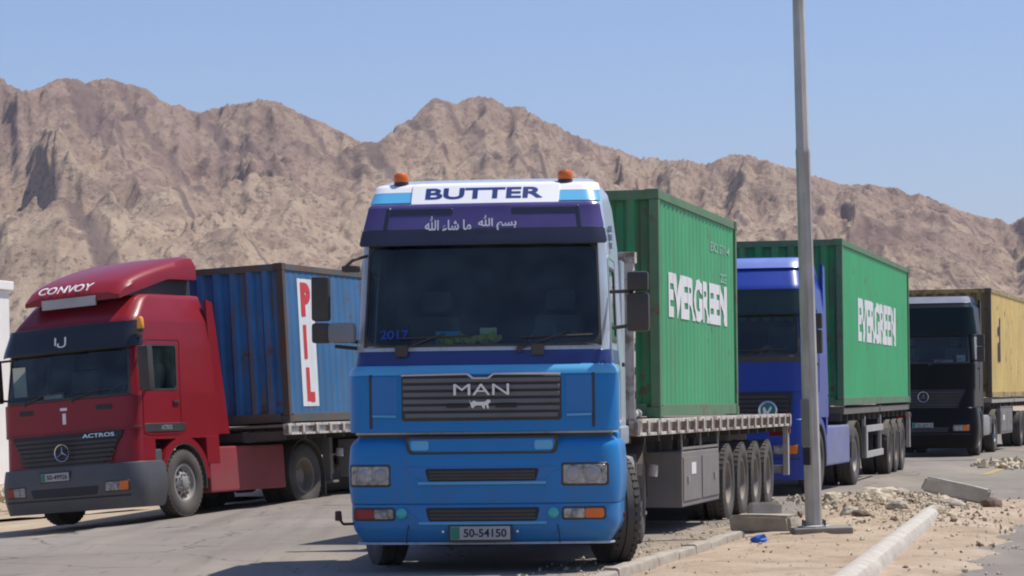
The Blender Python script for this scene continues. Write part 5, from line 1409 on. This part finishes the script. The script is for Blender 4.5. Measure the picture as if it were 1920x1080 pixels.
def slab(name, label, x, y, L_, wd, h, m, rz, tilt=(0, 0), seed=0, cat='concrete block', zup=0):
    bm = bmesh.new(); bmesh.ops.create_cube(bm, size=1); bmesh.ops.scale(bm, vec=(wd, L_, h), verts=bm.verts)
    bmesh.ops.bevel(bm, geom=bm.edges[:], offset=min(h, wd)*.14, segments=2, affect='EDGES')
    bmesh.ops.subdivide_edges(bm, edges=[e for e in bm.edges if e.calc_length() > .12], cuts=3, use_grid_fill=True)
    for v in bm.verts:
        n_ = mnoise.noise(v.co*6+Vector((seed, 0, 0))); v.co *= 1+.07*n_
        e_ = abs(v.co.y)/(L_/2)
        if e_ > .8: v.co.z *= 1-.25*abs(mnoise.noise(v.co*9+Vector((0, seed, 0)))); v.co.y += .12*wd*mnoise.noise(Vector((v.co.x*7, seed, v.co.z*7)))
    bmesh.ops.triangulate(bm, faces=bm.faces)
    me = bpy.data.meshes.new(name); bm.to_mesh(me); bm.free(); me.materials.append(m)
    o = bpy.data.objects.new(name, me); COL.objects.link(o)
    o.location = (x, y, med_ground(x, y)+h*.42+zup); o.rotation_euler = (tilt[0], tilt[1], rz); return tag(o, label, cat)
slab('broken_kerb', 'grey broken kerb stone with a dark end, lying left of the lamp post', 2.97, 32.6, .75, .40, .22, CONC2, R(65), (0, 0), 3)
slab('concrete_lump', 'short pale concrete block beside the rear trailer wheels', 3.22, 35.6, .42, .28, .20, CONC, R(95), (0, R(4)), 5)
slab('kerb_fragment', 'long pale kerb fragment lying tilted at the far end of the long kerb', 5.98, 37.3, .90, .34, .22, CONC, R(68), (R(12), R(4)), 8, zup=.05)
rock('brown_rock', 'dark brown rock lying just beyond the tilted kerb fragment', 'rock', 6.05, 41.2, .22, .18, .09, STONE_B, 11, .4)
rock('red_brown_clod', 'brown earthy clod against the near end of the tilted kerb fragment', 'rock', 6.35, 36.8, .16, .14, .11, STONE_B, 13, .4)
rock('dark_clod', 'dark flat clod on the slope of the rubble heap right of the lamp post', 'rock', 4.35, 34.8, .12, .16, .06, STONE_B, 17, .6)
rock('dark_lump', 'dark lump at the back edge of the rubble heap beside the lamp post', 'rock', 4.35, 41.0, .13, .10, .07, STONE_B, 23, .3)
# rubble heap stones
G = 'pale stones in the rubble heap by the lamp post'
rr = random.Random(12)
for k in range(70):
    while True:
        x = rr.gauss(5.1, .55); y = rr.gauss(36.9, 1.9)
        s_, t_ = to_st(x, y)
        if KL+.3 < s_ < KR+.6 and 33 < y < 42 and x > 4.2: break
    sz = rr.choice([.03, .04, .05, .06, .09, .13])
    o = rock('rubble_stone', 'pale broken stone in the rubble heap by the lamp post', 'stone', x, y, sz*rr.uniform(.8, 1.5), sz*rr.uniform(.8, 1.4), sz*rr.uniform(.5, .9), rr.choice([STONE_P, STONE_P, STONE_G, STONE_P]), 100+k, rr.random()*6, G, lift=.05)
# loose chips: one scattered mass each
def chips(name, label, n, area, m, zf, seed, smin=.012, smax=.04):
    rnd = random.Random(seed); b = B()
    octa = [(1, 0, 0), (-1, 0, 0), (0, 1, 0), (0, -1, 0), (0, 0, 1), (0, 0, -1)]; of = [(0, 2, 4), (2, 1, 4), (1, 3, 4), (3, 0, 4), (2, 0, 5), (1, 2, 5), (3, 1, 5), (0, 3, 5)]
    for _ in range(n):
        x, y = area(rnd)
        s_ = smin+(smax-smin)*rnd.random()**2.5; z = zf(x, y)+s_*.2
        e = Euler((rnd.random()*6, rnd.random()*6, rnd.random()*6)).to_matrix()
        sc_ = Vector((rnd.uniform(.7, 1.4), rnd.uniform(.6, 1.2), rnd.uniform(.4, .9)))*s_
        b.add([e @ Vector((p[0]*sc_.x, p[1]*sc_.y, p[2]*sc_.z))+Vector((x, y, z)) for p in octa], of)
    o = add_mesh(name, b.v, b.f, m); tag(o, label, 'rubble', kind='stuff'); return o
def in_median(rnd):
    t = rnd.uniform(22, 42); s_ = rnd.uniform(KL+.1, KR+1.5); return road_pt(s_, t)
def in_heap(rnd):
    return (rnd.gauss(5.0, .55), rnd.gauss(36.8, 1.9))
def verge_right(rnd):
    t = rnd.uniform(22, 42); s_ = KR+rnd.gauss(1.2, .7); return road_pt(s_, t)
def near_kerb(rnd):
    t = rnd.uniform(23, 37); return road_pt(KL-rnd.random()**2*1.0, t)
zroad = lambda x, y: gz(x, y)+.006
chips('pebbles', 'loose pale chips strewn over the dirt strip', 550, in_median, STONE_P, med_ground, 1, .008, .028)
chips('pebbles', 'brown chips strewn over the dirt strip', 60, in_median, STONE_B, med_ground, 2)
chips('rubble', 'fine rubble covering the heap beside the lamp post', 1500, in_heap, STONE_P, med_ground, 3, .012, .05)
chips('rubble', 'dark bits among the heap beside the lamp post', 180, in_heap, STONE_B, med_ground, 4, .015, .06)
chips('gravel', 'gravel along the edge of the side road', 120, verge_right, STONE_P, zroad, 5)
chips('gravel', 'gravel in the gutter beside the low kerb', 900, near_kerb, STONE_P, zroad, 6, .008, .03)
def verge_left(rnd):
    t = rnd.uniform(48, 58); s_ = rnd.uniform(-26, -13.5); return road_pt(s_, t)
chips('gravel', 'pale gravel bank beyond the red truck', 3500, verge_left, STONE_P, lambda x, y: gz(x, y)+.40, 7, .03, .12)
def road_far(rnd):
    return (10.9+rnd.gauss(0, .35), rnd.uniform(57, 62))
chips('rubble', 'small heap of stones on the far side road at the right edge', 260, road_far, STONE_P, zroad, 8, .04, .16)
# blue scrap
me = rock_mesh(77, .09, .07, .05, rough=1.6); me.materials.append(mat('blue_plastic', (.02, .13, .50), .4))
o = bpy.data.objects.new('crumpled_bag', me); COL.objects.link(o); o.location = (2.63, 29.9, med_ground(2.63, 29.9)+.03)
tag(o, 'crumpled bright blue plastic bag lying by the low kerb', 'litter')
# yellow painted line on the far road
v = []; f = []
for k in range(41):
    y = 54+k*.4; xc = 9.1+(y-54)*.26
    for q in (0, .16): v.append((xc+q, y, gz(xc, y)+.006))
for k in range(40): f.append((2*k, 2*k+1, 2*k+3, 2*k+2))
struct(add_mesh('road_marking', v, f, mat('yellow_line', (.45, .30, .06), .8, nscale=3, var=.3, dust=.4)))

# ------------------------------------------------------------------ white building at the left edge
def building():
    r = thing('white_building', 'plain whitewashed building at the left edge behind the red truck', 'building', (-11.38, 57.5, gz(-12, 57)-.1), (0, 0, R(78)))
    WB = mat('whitewash', (.82, .80, .76), .9, nscale=1.5, var=.05, dust=.05, streak=.1)
    B().box(-5, 2.55, 0, 6, 0, 4.72).build('wall', WB, r, bevel=.01)
    B().box(-5.08, 2.63, -.08, 6.08, 4.725, 4.92).build('roof_parapet', WB, r, bevel=.02)
    w_ = B().box(-1.6, -.4, -.04, -.002, 1.2, 2.4).build('window', mat('window_frame', (.3, .3, .3), .5), r)
    B().box(-1.52, -.48, -.05, -.041, 1.28, 2.32).build('pane', mat('pane_dark', (.03, .04, .05), .1), w_)
building()
